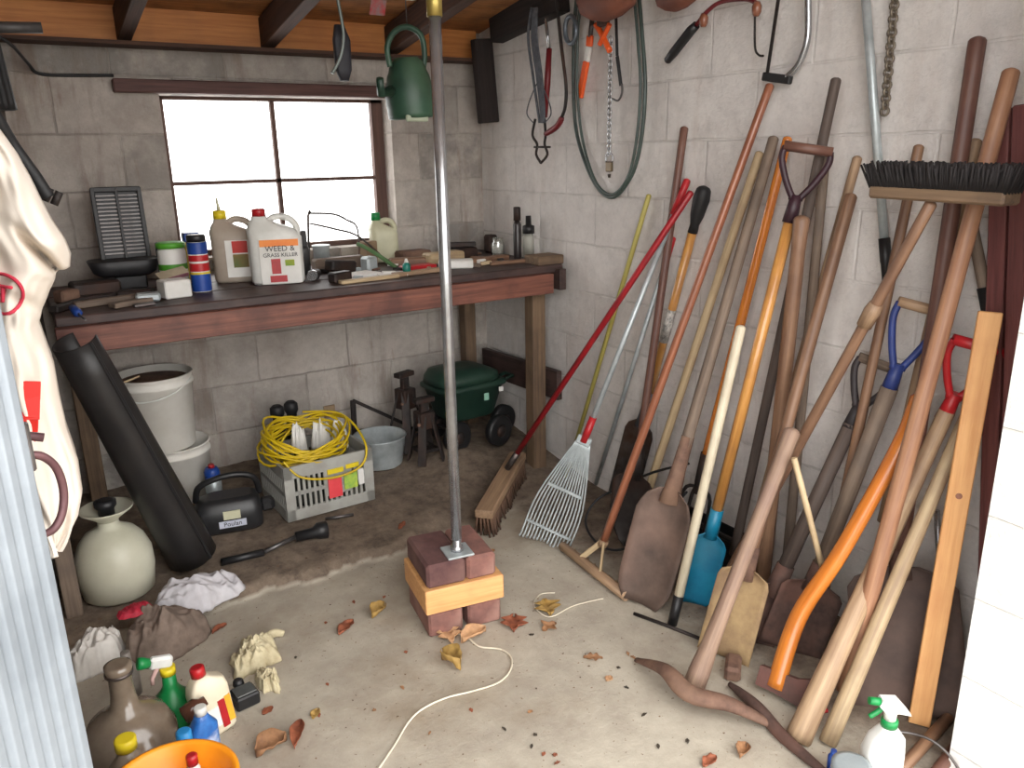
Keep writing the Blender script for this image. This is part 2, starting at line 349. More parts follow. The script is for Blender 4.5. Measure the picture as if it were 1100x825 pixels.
# earth begins behind the crumbled edge and beneath the tools along the wall
my = N.new('ShaderNodeMath'); my.operation = 'MULTIPLY_ADD'; L.new(nz(9, 6, .7), my.inputs[0]); my.inputs[1].default_value = .35; L.new(sx.outputs['Y'], my.inputs[2])
mz = N.new('ShaderNodeMath'); mz.operation = 'MULTIPLY_ADD'; L.new(sx.outputs['Z'], mz.inputs[0]); mz.inputs[1].default_value = 30; mz.inputs[2].default_value = 0
md = N.new('ShaderNodeMath'); md.operation = 'MAXIMUM'; L.new(rp(mz.outputs[0], .06, .3), md.inputs[0])
mxx = N.new('ShaderNodeMath'); mxx.operation = 'MULTIPLY_ADD'; L.new(nz(6, 6, .7), mxx.inputs[0]); mxx.inputs[1].default_value = .5; L.new(sx.outputs['X'], mxx.inputs[2])
ms = N.new('ShaderNodeMath'); ms.operation = 'SUBTRACT'; L.new(mxx.outputs[0], ms.inputs[0]); ms.inputs[1].default_value = 1.2
L.new(rp(ms.outputs[0], .42, .6), md.inputs[1])
col = mxc(md.outputs[0], conc, earth)
specks = rp(nz(85, 2, .5), .68, .74); scol = rp(nz(20), .4, .6, lin((82, 62, 46)), lin((120, 92, 66)))
L.new(mxc(specks, col, scol), B.inputs['Base Color'])
bp = N.new('ShaderNodeBump'); bp.inputs['Strength'].default_value = .5; bp.inputs['Distance'].default_value = .006; L.new(nz(40, 8, .7), bp.inputs['Height']); L.new(bp.outputs[0], B.inputs['Normal'])
fl = MB().add(V, Fc, None, True); 
fo = struct(fl, 'floor', fm)
yard = MB().box((.4, -6.0, -.06), (24, 12.8, .1)); yard.build('ground', mat('yard_gravel', (150, 144, 132), (118, 110, 100), .95, scale=12), kind='structure')

# roof: plank deck, rafters, plate
def rz(y): return 1.665+(WY-y)*.15
dk = MB(); sl = Vector((0, -1, .15)).normalized()
for k in range(19):
    y = 3.3-.15*k; x = Matrix((Vector((1, 0, 0)), -sl, Vector((1, 0, 0)).cross(-sl))).transposed()
    dk.box((.8, y-.075, rz(y-.075)+.118), (2.6, .149, .022), x, .002)
struct(dk, 'ceiling', W_deck)
for x, wd in ((.43, .045), (.91, .05), (1.4, .05)):
    struct(MB().beam((x, 3.14, rz(3.14)+.05), (x, .45, rz(.45)+.05), .1, wd), 'rafter', W_rafter)
struct(MB().box((.93, 3.135, 1.735), (1.72, .03, .16)), 'trim_1', W_plate)
struct(MB().box((.93, 3.1, 1.655), (1.72, .12, .012)), 'trim_2', W_rafter)
# dark plate along the top of the right wall
pts = []
struct(MB().beam((1.79, 2.96, 1.771), (1.79, 2.5, 1.8225), .12, .06), 'trim_3', M_char)
# window
struct(MB().box((.87, 3.135, 1.528), (.99, .05, .044), bev=.004), 'trim_4', wood('window_lintel', (104, 72, 66), (70, 46, 44), .7))
wr = struct(MB().box((wx0+.012, 3.25, (wz0+wz1)/2), (.024, .03, wz1-wz0)).box((1.371, 3.25, (wz0+wz1)/2), (.048, .03, wz1-wz0))
       .box((.96, 3.25, wz1-.006), (.87, .03, .012)).box((.96, 3.25, wz0+.01), (.87, .03, .02)), 'window_1', wood('window_frame_wood', (104, 76, 66), (74, 52, 46), .7))
struct(MB().box((.94, 3.25, 1.22), (.016, .022, .55)).box((.95, 3.25, 1.196), (.82, .022, .014)), 'window_bars', MC['window_frame_wood'], wr)
struct(MB().box((.95, 3.262, 1.215), (.83, .003, .56)), 'window_pane', glassmat('window_glass', alpha=.04), wr)

# ================================================================== WORKBENCH
bench = thing('workbench', 'long wooden workbench with a reddish front board along the back wall', 'workbench', (.92, 2.82, 0))
MB().box((.925, 2.59, .855), (1.72, .2, .03), bev=.004).box((.925, 2.79, .855), (1.72, .19, .03), bev=.004).box((.925, 2.99, .855), (1.72, .19, .03), bev=.004).box((.925, 3.115, .855), (1.72, .05, .03), bev=.004).build('worktop', W_dark, bench)
MB().beam((.06, 2.475, .805), (1.72, 2.475, .805), .075, .035).build('front_board', W_fascia, bench)
MB().beam((1.765, 2.46, .815), (1.765, 3.1, .815), .08, .03).build('end_board', W_dark, bench)
MB().box((1.70, 2.56, .43), (.06, .06, .80), bev=.003).build('leg', W_post, bench)
MB().box((1.68, 3.08, .42), (.055, .055, .80), bev=.003).build('leg', W_post, bench)
MB().box((.12, 3.08, .42), (.055, .055, .80), bev=.003).build('leg', W_post, bench)
MB().beam((1.775, 2.5, .38), (1.775, 3.1, .36), .12, .025).build('side_rail', W_dark, bench)
MB().box((1.745, 2.56, .885), (.12, .10, .035), bev=.004).build('end_block', W_post, bench)

BZ = .871
def cyl_can(name, label, cat, px, y, r, h, body, top=None, capr=None, caph=.02, capm=None, bands=(), z=BZ, group=None):
    p = at(px, 300, 'Y', y); p.z = z; t = thing(name, label, cat, p, group)
    MB().lathe(p, [(0, r*.94), (.004, r), (h-.012, r), (h-.004, r*.93), (h, r*.8)]).build('body', body, t)
    if capm: MB().lathe(p+Vector((0, 0, h)), [(0, capr or r*.8), (caph-.004, capr or r*.8), (caph, (capr or r*.8)*.85)]).build('cap', capm, t)
    for z0, z1, m in bands: MB().lathe(p+Vector((0, 0, z0*h)), [(0, r+.0008), ((z1-z0)*h, r+.0008)], cap=(False, False)).build('label_band', m, t)
    return t, p
FD = Vector((-.25, -.97, 0)).normalized()      # direction towards the doorway from the bench
SD = Vector((.97, -.25, 0)).normalized()
# green and white canister
t, p = cyl_can('canister', 'white round canister with green lid and green bands on the bench', 'canister', 188, 2.82, .044, .135, M_paper, capr=.046, caph=.018, capm=mat('lime_green', (92, 172, 52), (76, 150, 44), .5), bands=((.48, .62, mat('lime_green', (92, 172, 52))), (.05, .24, mat('lime_green', (92, 172, 52))), (.3, .4, mat('pink_print', (214, 140, 160)))))
p0 = at(181, 288, 'Y', 2.96); p0.z = BZ
MB().box(p0+Vector((0, 0, .07)), (.06, .05, .14), bev=.004).build('box', mat('navy_card', (34, 52, 100), (24, 38, 78), .6), label='tall dark blue box standing behind the green-lidded canister', cat='box')
p0 = at(209, 288, 'Y', 2.93); p0.z = BZ; t = thing('box', 'blue carton behind the blue-capped spray can', 'box', p0)
MB().box(p0+Vector((0, 0, .07)), (.05, .045, .14), bev=.003).build('carton', mat('yellow_card', (200, 176, 70), (180, 150, 60)), t)
MB().box(p0+Vector((0, 0, .155)), (.052, .047, .03), bev=.003).build('lid', M_blue, t)
# spray can black cap
t, p = cyl_can('spray_can', 'blue and white spray can with a black cap on the bench', 'spray can', 216, 2.70, .03, .16, M_paper, capr=.029, caph=.022, capm=M_blk, bands=((.76, .99, M_blue), (.42, .58, M_redp), (.62, .74, M_redp), (.02, .36, M_blue), (.36, .40, M_yel)))
# crumpled white carton
q = [at(x, y, 'Y', 2.62) for x, y in ((172, 318), (212, 312), (211, 291), (170, 297))]
t = thing('box', 'crushed white carton lying in front of the green-lidded canister', 'box', (q[0].x+.05, 2.66, BZ))
MB().box((q[0].x+.046, 2.635, BZ+.028), (.082, .07, .055), Matrix.Rotation(.2, 3, 'Z'), .004).build('carton', M_paper, t)
MB().beam((q[0].x+.01, 2.69, BZ+.06), (q[0].x+.10, 2.71, BZ+.075), .04, .002, (0, 1, .5)).build('flap', mat('card_inside', (190, 176, 150)), t)
p0 = at(158, 312, 'Y', 2.6); p0.z = BZ
MB().box(p0+Vector((0, 0, .014)), (.07, .04, .026), Matrix.Rotation(-.1, 3, 'Z'), .006).build('tin', M_galv, label='small flat silvery tin left of the crushed white carton', cat='tin')
# radiant heater with louvres
p0 = Vector((.315, 2.93, BZ)); t = thing('heater', 'black slatted appliance leaning upright above a wide dark tray at the left of the bench', 'heater', p0)
M_h = mat('heater_black', (40, 38, 40), (26, 25, 28), .5, scale=20)
Rt = Matrix.Rotation(-.10, 3, 'X')
hb = MB().box((.318, 2.99, 1.08), (.15, .03, .24), Rt, .006); hb.build('housing', M_h, t)
fr = MB()
for dx in (-.07, .07): fr.box((.318+dx, 2.968, 1.08), (.014, .016, .235), Rt, .002)
fr.box((.318, 2.98, 1.192), (.15, .016, .016), Rt, .002).box((.318, 2.966, 1.08), (.008, .014, .23), Rt, .001); fr.build('frame', M_h, t)
gr = MB()
for k in range(16): gr.box((.318, 2.968+.0012*k-.008, .985+.0125*k), (.128, .006, .0045), Rt)
gr.build('grille', M_steel, t)
MB().loft((.315, 2.93, BZ+.045), [(0, -.01, 0, .075, .05), (.012, -.01, 0, .095, .06), (.05, -.012, 0, .108, .066), (.054, -.012, 0, .103, .062)]).build('tray', M_h, t)
MB().box((.315, 2.93, BZ+.024), (.1, .08, .048), bev=.006).build('base', M_h, t)

# beige jug, yellow spout
def jug(name, label, cx, y, z, rx, ry, h, m, rot=-.25):
    p = Vector((cx, y, z)); t = thing(name, label, 'jug', p)
    MB().loft(p, [(0, 0, 0, rx*.92, ry*.9), (.01, 0, 0, rx, ry), (h*.68, 0, 0, rx, ry), (h*.8, -.01, 0, rx*.9, ry*.9), (h*.9, -rx*.42, 0, rx*.5, ry*.6), (h*.96, -rx*.5, 0, rx*.3, rx*.3), (h, -rx*.5, 0, rx*.28, rx*.28)], rot).build('body', m, t)
    R = Matrix.Rotation(rot, 3, 'Z')
    MB().tube(bez([p+R@Vector(v) for v in ((-rx*.28, 0, h*.9), (rx*.1, 0, h*.985), (rx*.6, 0, h*.95), (rx*.85, 0, h*.82), (rx*.8, 0, h*.68))], 6), .011, 10).build('handle', m, t)
    return t, p, R, p+R@Vector((-rx*.5, 0, h))
Mbe = mat('beige_plastic', (178, 166, 152), (160, 146, 132), .5)
t, p, R, top = jug('jug', 'grey-beige plastic jug with a yellow cap and nozzle in front of the window', .652, 2.86, BZ, .075, .05, .215, Mbe, -.3)
MB().lathe(top, [(0, .022), (.026, .021), (.028, .017)]).build('cap', M_yel, t, plabel='yellow cap')
MB().tube([top+Vector((0, 0, .026)), top+Vector((-.004, 0, .07))], [.007, .003], 8).build('nozzle', M_cream, t)
def card(t, p, R, off, wd, ht, z, m, name='label', d=.0012):
    c = p+R@Vector((off[0], off[1], 0))+Vector((0, 0, z)); return MB().box(c, (wd, d*2, ht), R).build(name, m, t)
card(t, p, R, (.015, -.051), .085, .125, .082, M_paper, 'label_card'); card(t, p, R, (.02, -.053), .05, .04, .122, mat('print_red', (200, 54, 46)), 'label_print'); card(t, p, R, (.02, -.053), .05, .045, .075, mat('print_leaf', (150, 96, 50), (84, 104, 50)), 'label_print')
# white jug, red cap
t, p, R, top = jug('jug', 'large white jug with red cap and an orange and red weed killer label', .757, 2.73, BZ, .088, .055, .225, M_white, -.25)
MB().lathe(top, [(0, .022), (.022, .022), (.025, .018)]).build('cap', M_redp, t, plabel='red cap')
card(t, p, R, (.01, -.056), .13, .15, .078, M_paper, 'label_card')
card(t, p, R, (.01, -.0578), .125, .022, .139, mat('print_orange', (240, 150, 70), (232, 120, 60)), 'label_print')
M_ink = mat('print_dark', (50, 46, 50))
for s_, zz, sz in (('WEED &', .120, .026), ('GRASS KILLER', .099, .0182)):
    text('label_text', s_, p+R@Vector((.012, -.059, 0))+Vector((0, 0, zz)), R@Vector((1, 0, 0)), (0, 0, 1), sz, M_ink, t)
card(t, p, R, (-.005, -.0578), .03, .05, .062, M_redp, 'label_print'); card(t, p, R, (.0, -.0578), .055, .022, .02, M_redp, 'label_print'); card(t, p, R, (.04, -.0578), .03, .02, .072, mat('print_green', (110, 150, 40), (200, 170, 40)), 'label_print')
# black bottle / torch behind white jug
p0 = at(327, 292, 'Y', 2.86); p0.z = BZ
t = thing('bottle', 'dark narrow bottle with square black cap right of the white jug', 'bottle', p0)
MB().loft(p0, [(0, 0, 0, .022, .02), (.09, 0, 0, .022, .02), (.105, 0, 0, .017, .016)]).build('body', mat('smoky_dark', (66, 66, 66), (44, 44, 44), .3), t); MB().box(p0+Vector((0, 0, .13)), (.032, .03, .055), bev=.003).build('cap', M_blk, t)
p0 = at(347, 292, 'Y', 2.95); p0.z = BZ
t = thing('tin', 'grey metal tin with a rim under the bent wires', 'tin', p0); MB().lathe(p0, [(0, .03), (.085, .031), (.088, .034), (.092, .034)]).build('body', M_galv, t)
p0 = at(338, 305, 'Y', 2.7); p0.z = BZ
t = thing('torch', 'short shiny torch with a dark barrel lying by the white jug', 'torch', p0)
MB().lathe(p0+Vector((-.01, -.02, .02)), [(0, .019), (.02, .02), (.03, .014), (.07, .013), (.075, .006)], (.5, .8, .0)).build('barrel', M_dsteel, t); MB().lathe(p0+Vector((-.018, -.033, .02)), [(0, .017), (.015, .0195)], (.5, .8, 0)).build('lens_ring', M_chrome, t)
# bent wire frame
t = thing('wire_frame', 'thin bent wire frame standing up from the clutter before the window', 'wire frame', (1.0, 2.9, BZ))
q = lambda x, y, yy=2.92: at(x, y, 'Y', yy)
MB().tube([q(332, 290), q(331, 232), q(333, 226)], .005, 8).build('upright', M_steel, t)
MB().tube(bez([q(333, 229), q(358, 230), q(372, 236), q(384, 246), (q(386, 285))], 6), .0038, 8).build('wire', M_steel, t)
MB().tube(bez([q(333, 240), q(360, 246), q(385, 254), q(415, 280, 2.8), q(424, 288, 2.75)], 6), .0038, 8).build('wire', M_steel, t)
# pale yellow jug w/ green cap, brown carton, dirt-coloured bundle
t, p, R, top = jug('jug', 'pale yellow jug with a green cap at the right end of the window', 1.275, 3.02, BZ, .055, .045, .165, M_cream, -.2)
MB().lathe(top, [(0, .019), (.028, .018), (.03, .014)]).build('cap', M_green, t, plabel='green cap')
p0 = at(396, 270, 'Y', 2.98); p0.z = BZ; MB().box(p0+Vector((0, 0, .045)), (.055, .05, .09), Matrix.Rotation(.3, 3, 'Z'), .004).build('box', mat('kraft_card', (156, 132, 104), (132, 110, 86), .8), label='small brown cardboard box left of the pale yellow jug', cat='box')

# clutter on the bench, one by one
cl_m = {'steel': M_steel, 'dark': M_dsteel, 'wood': W_tan, 'pale': W_pale, 'paper': M_paper, 'red': M_redp, 'blk': M_blk, 'brown': W_brown, 'grey': W_grey, 'kraft': mat('kraft_card', (156, 132, 104)), 'teal': mat('teal_plastic', (24, 122, 108), (20, 100, 90), .4), 'blue': M_blue, 'galv': M_galv, 'rust': M_rust}
def slab(name, label, cat, x, y, z, l, wd, h, rz_, m, tilt=0):
    R = Matrix.Rotation(rz_, 3, 'Z') @ Matrix.Rotation(tilt, 3, 'Y')
    return MB().box((x, y, z+h/2+abs(math.sin(tilt))*l/2), (l, wd, h), R, min(h, wd)*.15).build(name, cl_m[m], label=label, cat=cat)
slab('wood_scrap', 'flat pale wood strip at the bench front below the window', 'wood scrap', 1.02, 2.56, BZ, .22, .03, .012, .08, 'pale')
slab('wood_scrap', 'yellowish wood strip under the red rag on the bench', 'wood scrap', 1.22, 2.60, BZ, .2, .035, .014, .12, 'wood')
slab('paper', 'crumpled white paper sheet among the tools before the window', 'paper', 1.03, 2.68, BZ, .13, .09, .012, .3, 'paper')
slab('paper', 'small folded white paper next to the red rag', 'paper', 1.13, 2.62, BZ, .1, .07, .01, -.2, 'paper')
slab('drill', 'dark metal block tool lying before the grey tin', 'tool', .93, 2.60, BZ, .08, .04, .035, .4, 'dark')
slab('iron_tool', 'dark slanted iron tool with a pale top left of the white paper', 'tool', 1.0, 2.78, BZ, .13, .045, .04, .5, 'dark', .15)
slab('wood_scrap', 'dark board on edge behind the white paper', 'wood scrap', 1.03, 2.88, BZ, .2, .05, .05, .05, 'grey')
slab('glass_block', 'square glassy jar block in the middle of the clutter', 'jar', 1.11, 2.78, BZ, .05, .05, .055, .3, 'galv')
slab('rag', 'bright red rag by the green spray nozzle', 'rag', 1.27, 2.70, BZ, .13, .06, .018, .05, 'red')
slab('parts_box', 'rust brown box of parts below the pale yellow jug', 'box', 1.36, 2.93, BZ, .13, .08, .045, .1, 'rust')
slab('wood_scrap', 'brown stub of wood behind the red rag', 'wood scrap', 1.30, 2.84, BZ, .15, .06, .03, -.3, 'brown')
slab('magazine', 'pinkish folded paper stack left of the steel pole', 'paper', 1.41, 2.66, BZ, .13, .07, .03, -.5, 'paper')
slab('wood_scrap', 'cream topped board under papers left of the steel pole', 'wood scrap', 1.43, 2.80, BZ, .16, .07, .045, .05, 'pale')
slab('wood_scrap', 'long brown board lying behind the steel pole on the bench', 'wood scrap', 1.58, 2.72, BZ, .2, .04, .022, .1, 'brown')
slab('wood_scrap', 'thin brown stick near the bench end', 'wood scrap', 1.62, 2.62, BZ, .16, .025, .014, -.08, 'brown')
slab('tin', 'dark low tin with a brass lid right of the steel pole', 'tin', 1.55, 2.88, BZ, .13, .07, .045, .05, 'dark')
slab('clamp', 'dark iron clamp lying across the low tin', 'clamp', 1.56, 2.89, BZ+.047, .12, .02, .02, -.4, 'dark')
slab('tool_case', 'small square dark block beside the glass jar', 'block', 1.765, 3.0, BZ, .045, .05, .075, .1, 'dark')
cl = [('pliers', 'rusty pliers', 'dark', .11, 2.62, .14, .03, .02, .9), ('file', 'dark flat iron bar', 'dark', .17, 2.745, .16, .03, .015, .1), ('wood_scrap', 'grey brown slanted stick', 'grey', .22, 2.63, .2, .025, .02, .25),
      ('wood_scrap', 'short grey board end', 'grey', .27, 2.57, .12, .04, .015, .4), ('bracket', 'dark iron bracket', 'dark', .30, 2.68, .1, .05, .03, -.3), ('tool_box', 'low dark box', 'dark', .20, 2.82, .14, .08, .05, .1),
      ('brick_chip', 'rust coloured lump', 'rust', .115, 2.74, .06, .05, .04, .5), ('file', 'thin bright steel file', 'steel', .30, 2.53, .06, .02, .008, .2)]
for n, s_, m, x, y, l, wd, h, r in cl: slab(n, s_+(' at the far left of the bench near the white cloth' if x < .2 else ' on the bench before the black slatted appliance')+(' in front' if y < 2.6 else ''), 'tool' if n != 'wood_scrap' else 'wood scrap', x, y, BZ, l, wd, h, r, m)
random.seed(41); spots = []
for k in range(60):
    x = random.uniform(.93, 1.66); y = random.uniform(2.60, 3.02)
    if min([9]+[abs(x-a)+abs(y-b) for a, b in spots]) < .07 or abs(x-1.27) < .08 and abs(y-3.02) < .08: continue
    spots.append((x, y)); m = random.choice(['pale', 'wood', 'dark', 'rust', 'paper', 'grey', 'blk', 'galv', 'brown'])
    R = Matrix.Rotation(random.uniform(0, 3), 3, 'Z') @ Matrix.Rotation(random.uniform(-.15, .15), 3, 'Y'); l = random.uniform(.03, .08)
    MB().box((x, y, BZ+.006+abs(math.sin(.1))*l/2), (l, random.uniform(.012, .03), random.uniform(.006, .014)), R, .002).build('scrap', cl_m[m], label='small loose scrap lying in the clutter on the workbench', cat='scrap', group='small scraps in the workbench clutter')
p0 = at(78, 318, 'Y', 2.5); p0.z = BZ+.012; t = thing('screwdriver', 'screwdriver with a blue handle jutting over the bench front edge', 'screwdriver', p0)
e = at(92, 344, 'Y', 2.40); d_ = (e-p0).normalized()
MB().tube([p0-d_*.03, p0, p0+d_*.03, p0+d_*.036], [.010, .012, .012, .006], 8).build('handle', M_blue, t); MB().tube([p0+d_*.036, p0+d_*.036+(e-p0-d_*.036)], .003, 8).build('shaft', M_steel, t)
# teal nozzle and the green sprayer wand
p0 = at(437, 293, 'Y', 2.60); p0.z = BZ; t = thing('glue_bottle', 'small teal bottle with pale cap on the bench left of the pole', 'bottle', p0)
MB().lathe(p0, [(0, .014), (.035, .015), (.045, .008)]).build('body', cl_m['teal'], t); MB().lathe(p0+Vector((0, 0, .045)), [(0, .008), (.014, .004)]).build('cap', M_paper, t)
MB().tube(bez([at(384, 262, 'Y', 2.86), at(400, 270, 'Y', 2.80), at(425, 287, 'Y', 2.72)]), .008, 8).build('spray_wand', mat('moss_green', (98, 132, 86), (70, 100, 66), .5), label='dull green wand slanting down behind the red rag', cat='wand')
# right end bottles
p0 = at(516, 277, 'Y', 2.70); p0.z = BZ; MB().lathe(p0, [(0, .022), (.016, .022), (.018, .018)]).build('saucer', M_paper, label='small round white lid on the bench right of the pole', cat='lid')
p0 = at(535, 275, 'Y', 2.86); p0.z = BZ; t = thing('jar', 'clear glass jar with pale contents near the bench corner', 'jar', p0)
MB().lathe(p0, [(0, .026), (.05, .027), (.06, .022), (.075, .022)]).build('glass', glassmat('jar_glass', (.86, .88, .86), .08, .45), t); MB().lathe(p0+Vector((0, 0, .003)), [(0, .022), (.045, .022)]).build('contents', M_paper, t)
p0 = at(556, 272, 'Y', 2.70); p0.z = BZ; t = thing('bottle', 'tall slim dark bottle at the right end of the bench', 'bottle', p0)
MB().lathe(p0, [(0, .015), (.004, .016), (.14, .016), (.155, .009)]).build('body', mat('dark_bottle', (52, 46, 46), (38, 34, 34), .3), t); MB().lathe(p0+Vector((0, 0, .155)), [(0, .0145), (.05, .0145), (.053, .011)]).build('cap', M_dsteel, t)
p0 = at(568, 270, 'Y', 2.715); p0.z = BZ; t = thing('bottle', 'dark bottle with pale label and black spray cap at the bench end', 'bottle', p0)
MB().lathe(p0, [(0, .021), (.085, .022), (.10, .013)]).build('body', mat('pale_bottle', (170, 168, 158), (150, 148, 138), .5), t); MB().lathe(p0+Vector((0, 0, .1)), [(0, .024), (.03, .024), (.034, .012), (.07, .011)]).build('cap', M_blk, t)

# ================================================================== STEEL POLE ON THE BRICK PIER
pier = thing('brick_pier', 'square pier of reddish bricks with a light wood block between, under the steel pole', 'pier', (.95, 1.79, 0))
M_brick = mat('red_brick', (142, 98, 88), (108, 76, 70), .9, scale=22, c3=(160, 128, 116), c3amt=.5); M_brick2 = mat('purple_brick', (104, 72, 68), (80, 54, 54), .9, scale=22, c3=(126, 96, 88), c3amt=.5)
pc = (at(455, 660, 'Z', .075)+at(540, 632, 'Z', .075))/2
dv = (at(540, 632, 'Z', .14)-at(457, 652, 'Z', .14)); dv.z = 0; dv.normalize(); ev = Vector((-dv.y, dv.x, 0)); Rb = Matrix((dv, ev, Vector((0, 0, 1)))).transposed()
fc = (at(457, 655, 'Z', .1)+at(540, 630, 'Z', .1))/2; fc.z = 0; cen = fc+ev*.1
wl = (at(540, 632, 'Z', .14)-at(457, 655, 'Z', .14)).length
for sx_ in (-1, 1): MB().box(cen+dv*sx_*wl*.255+Vector((0, 0, .037)), (wl*.44, .2, .074), Rb, .006).build('brick', M_brick, pier)
MB().box(cen+Vector((0, 0, .112)), (wl*1.02, .215, .072), Rb, .003).build('wood_block', W_lath, pier, plabel='light pine block between the bricks')
MB().box(cen+dv*-wl*.22+Vector((0, 0, .184)), (wl*.5, .2, .07), Rb, .008).build('brick', M_brick2, pier); MB().box(cen+dv*wl*.235+Vector((0, 0, .184)), (wl*.38, .2, .07), Rb, .008).build('brick', M_brick, pier)
pb = at(491, 592, 'Z', .222); pole = thing('steel_pole', 'tall shiny steel support pole standing on the brick pier', 'pole', (pb.x, pb.y, .2215))
MB().box(pb, (.075, .075, .006), Rb, .001).build('base_plate', M_galv, pole); MB().lathe(pb+Vector((0, 0, .003)), [(0, .018), (.012, .018), (.014, .013), (.04, .013)], n=8).build('base_nut', M_chrome, pole)
MB().tube([pb+Vector((0, 0, .04)), pb+Vector((0, 0, .75)), pb+Vector((0, 0, 1.365))], .0148, 20).build('tube', M_chrome, pole)
MB().lathe(pb+Vector((0, 0, 1.365)), [(0, .019), (.05, .019), (.052, .015), (.06, .015)], n=8).build('coupling', M_gold, pole)
MB().tube([pb+Vector((0, 0, 1.42)), Vector((pb.x, pb.y, rz(pb.y)-.008))], .0148, 20).build('upper_tube', M_chrome, pole)
struct(MB().beam((.2, pb.y, rz(pb.y)+.02), (1.75, pb.y, rz(pb.y)+.02), .05, .04), 'rafter', W_rafter)

# ================================================================== HAND TOOLS LEANING ON THE RIGHT WALL
def frame(a, b, nv=(-1, -.45, 0)):
    ax = (b-a).normalized(); n = Vector(nv); n = (n-ax*n.dot(ax)).normalized(); return ax, n, n.cross(ax)
def blade(a, ax, n, sd, L_, W_, tip='round', dish=.02, th=.002, shoulder=.12, curve=0):
    G = []
    for i in range(15):
        v = i/14; base = min(1, .35+.65*(v/shoulder)**.5) if v < shoulder else 1
        if tip == 'point': wv = base*(1 if v < .45 else math.cos((v-.45)/.55*math.pi/2)**.75+.03)
        elif tip == 'round': wv = base*(1 if v < .75 else (1-((v-.75)/.25)**2*.6)**.5)
        else: wv = base*(1+.05*v)
        row = []
        for j in range(11):
            u = j/5-1; row.append(a+ax*(v*L_)+sd*(u*wv*W_/2)+n*(dish*u*u*(1-.5*v)+curve*math.sin(v*math.pi)*1+curve*v))
        G.append(row)
    return MB().sheet(G, th)
def handle_mb(a, b, r0, r1, bend=0, bdir=None, knob=0):
    a = Vector(a); b = Vector(b); n = 14; P_ = []; Rr = []
    for i in range(n+1):
        t = i/n; p = a.lerp(b, t)
        if bend: p = p+Vector(bdir)*bend*math.sin(t*math.pi)
        P_.append(p); k = (r0+(r1-r0)*t)*.92
        if knob and i == 0: k *= 1.12
        if knob and i == 1: k *= .95
        Rr.append(k)
    return MB().tube(P_, Rr, 14, dome=True)
def dgrip(t, a, ax, n, sd, m_bar, m_yoke, W_=.105, L_=.11, plab=None):   # bar at a, yoke running down the shaft
    MB().tube([a-sd*W_/2, a+sd*W_/2], .0125, 12).build('grip_bar', m_bar, t)
    for s_ in (-1, 1): MB().tube(bez([a+sd*s_*W_*.46, a+sd*s_*W_*.48+ax*L_*.25, a+sd*s_*W_*.30+ax*L_*.65, a+sd*s_*.008+ax*L_], 5), [.0085]*15+[.011], 10).build('yoke_arm', m_yoke, t)
    MB().tube([a+ax*L_*.93, a+ax*(L_+.06)], [.014, .019], 12).build('socket', m_yoke, t)
def T(top, tx, bot, bz=.0): return at(*top, 'X', tx), at(*bot, 'Z', bz)

# yellow thin stick
a, b = T((697, 210), 1.805, (608, 512), .03); MB().tube([a, b], .0085, 10, dome=True).build('stick', mat('yellow_stick', (186, 176, 96), (160, 148, 76), .5), label='thin dull yellow stick, leftmost tool leaning on the white wall', cat='stick')
# spade with dark steel blade
a, b = T((735, 138), 1.80, (672, 588), .004); ax, n, sd = frame(a, b); L_ = (b-a).length
t = thing('shovel', 'brown-handled shovel with a dark pointed blade behind the black hoop', 'shovel', b); handle_mb(a, b-ax*.30, .0135, .0145).build('handle', W_red, t)
MB().tube([b-ax*.36, b-ax*.30, b-ax*.24], [.0165, .018, .024], 12).build('socket', M_dsteel, t); blade(b-ax*.26, ax, n, sd, .255, .14, 'point', .02).build('blade', M_dsteel, t)
# red-handled push broom
h0 = at(520, 578, 'Z', .0); h1 = at(557, 512, 'Z', .03); h0.z = .0; h1.z = .035
t = thing('push_broom', 'push broom with long red metal handle and a wooden head on the floor', 'broom', h0)
d_ = (h1-h0).normalized(); ctr = (h0+h1)/2
MB().beam(h0+Vector((0, 0, .088)), h1+Vector((0, 0, .088)), .065, .032, Vector((0, 0, 1)).cross(d_), .004).build('head', W_tan, t)
br = MB(); sdv = Vector((0, 0, 1)).cross(d_).normalized()
for i in range(46):
    for j in range(5):
        q0 = h0.lerp(h1, (i+.5)/46)+sdv*(j-2)*.012+Vector((0, 0, .075)); q1 = q0+Vector((random.uniform(-.01, .01), random.uniform(-.01, .01), 0))+sdv*(j-2)*.004; q1.z = h0.lerp(h1, (i+.5)/46).z+.004
        br.tube([q0, q1], [.0045, .0035], 4)
br.build('bristles', mat('broom_bristle', (120, 88, 66), (80, 58, 46), .8), t, kind='stuff')
hb_ = h0.lerp(h1, .66)+Vector((0, 0, .11)); ht = at(742, 207, 'X', 1.74); MB().tube([ht, hb_.lerp(ht, .07)], .0105, 12, dome=True).build('handle', mat('broom_red', (168, 30, 38), (116, 24, 32), .35, scale=12, stretch=(1, 4, 4)), t)
MB().tube([hb_.lerp(ht, .07), hb_], [.013, .012], 12).build('ferrule', M_steel, t)
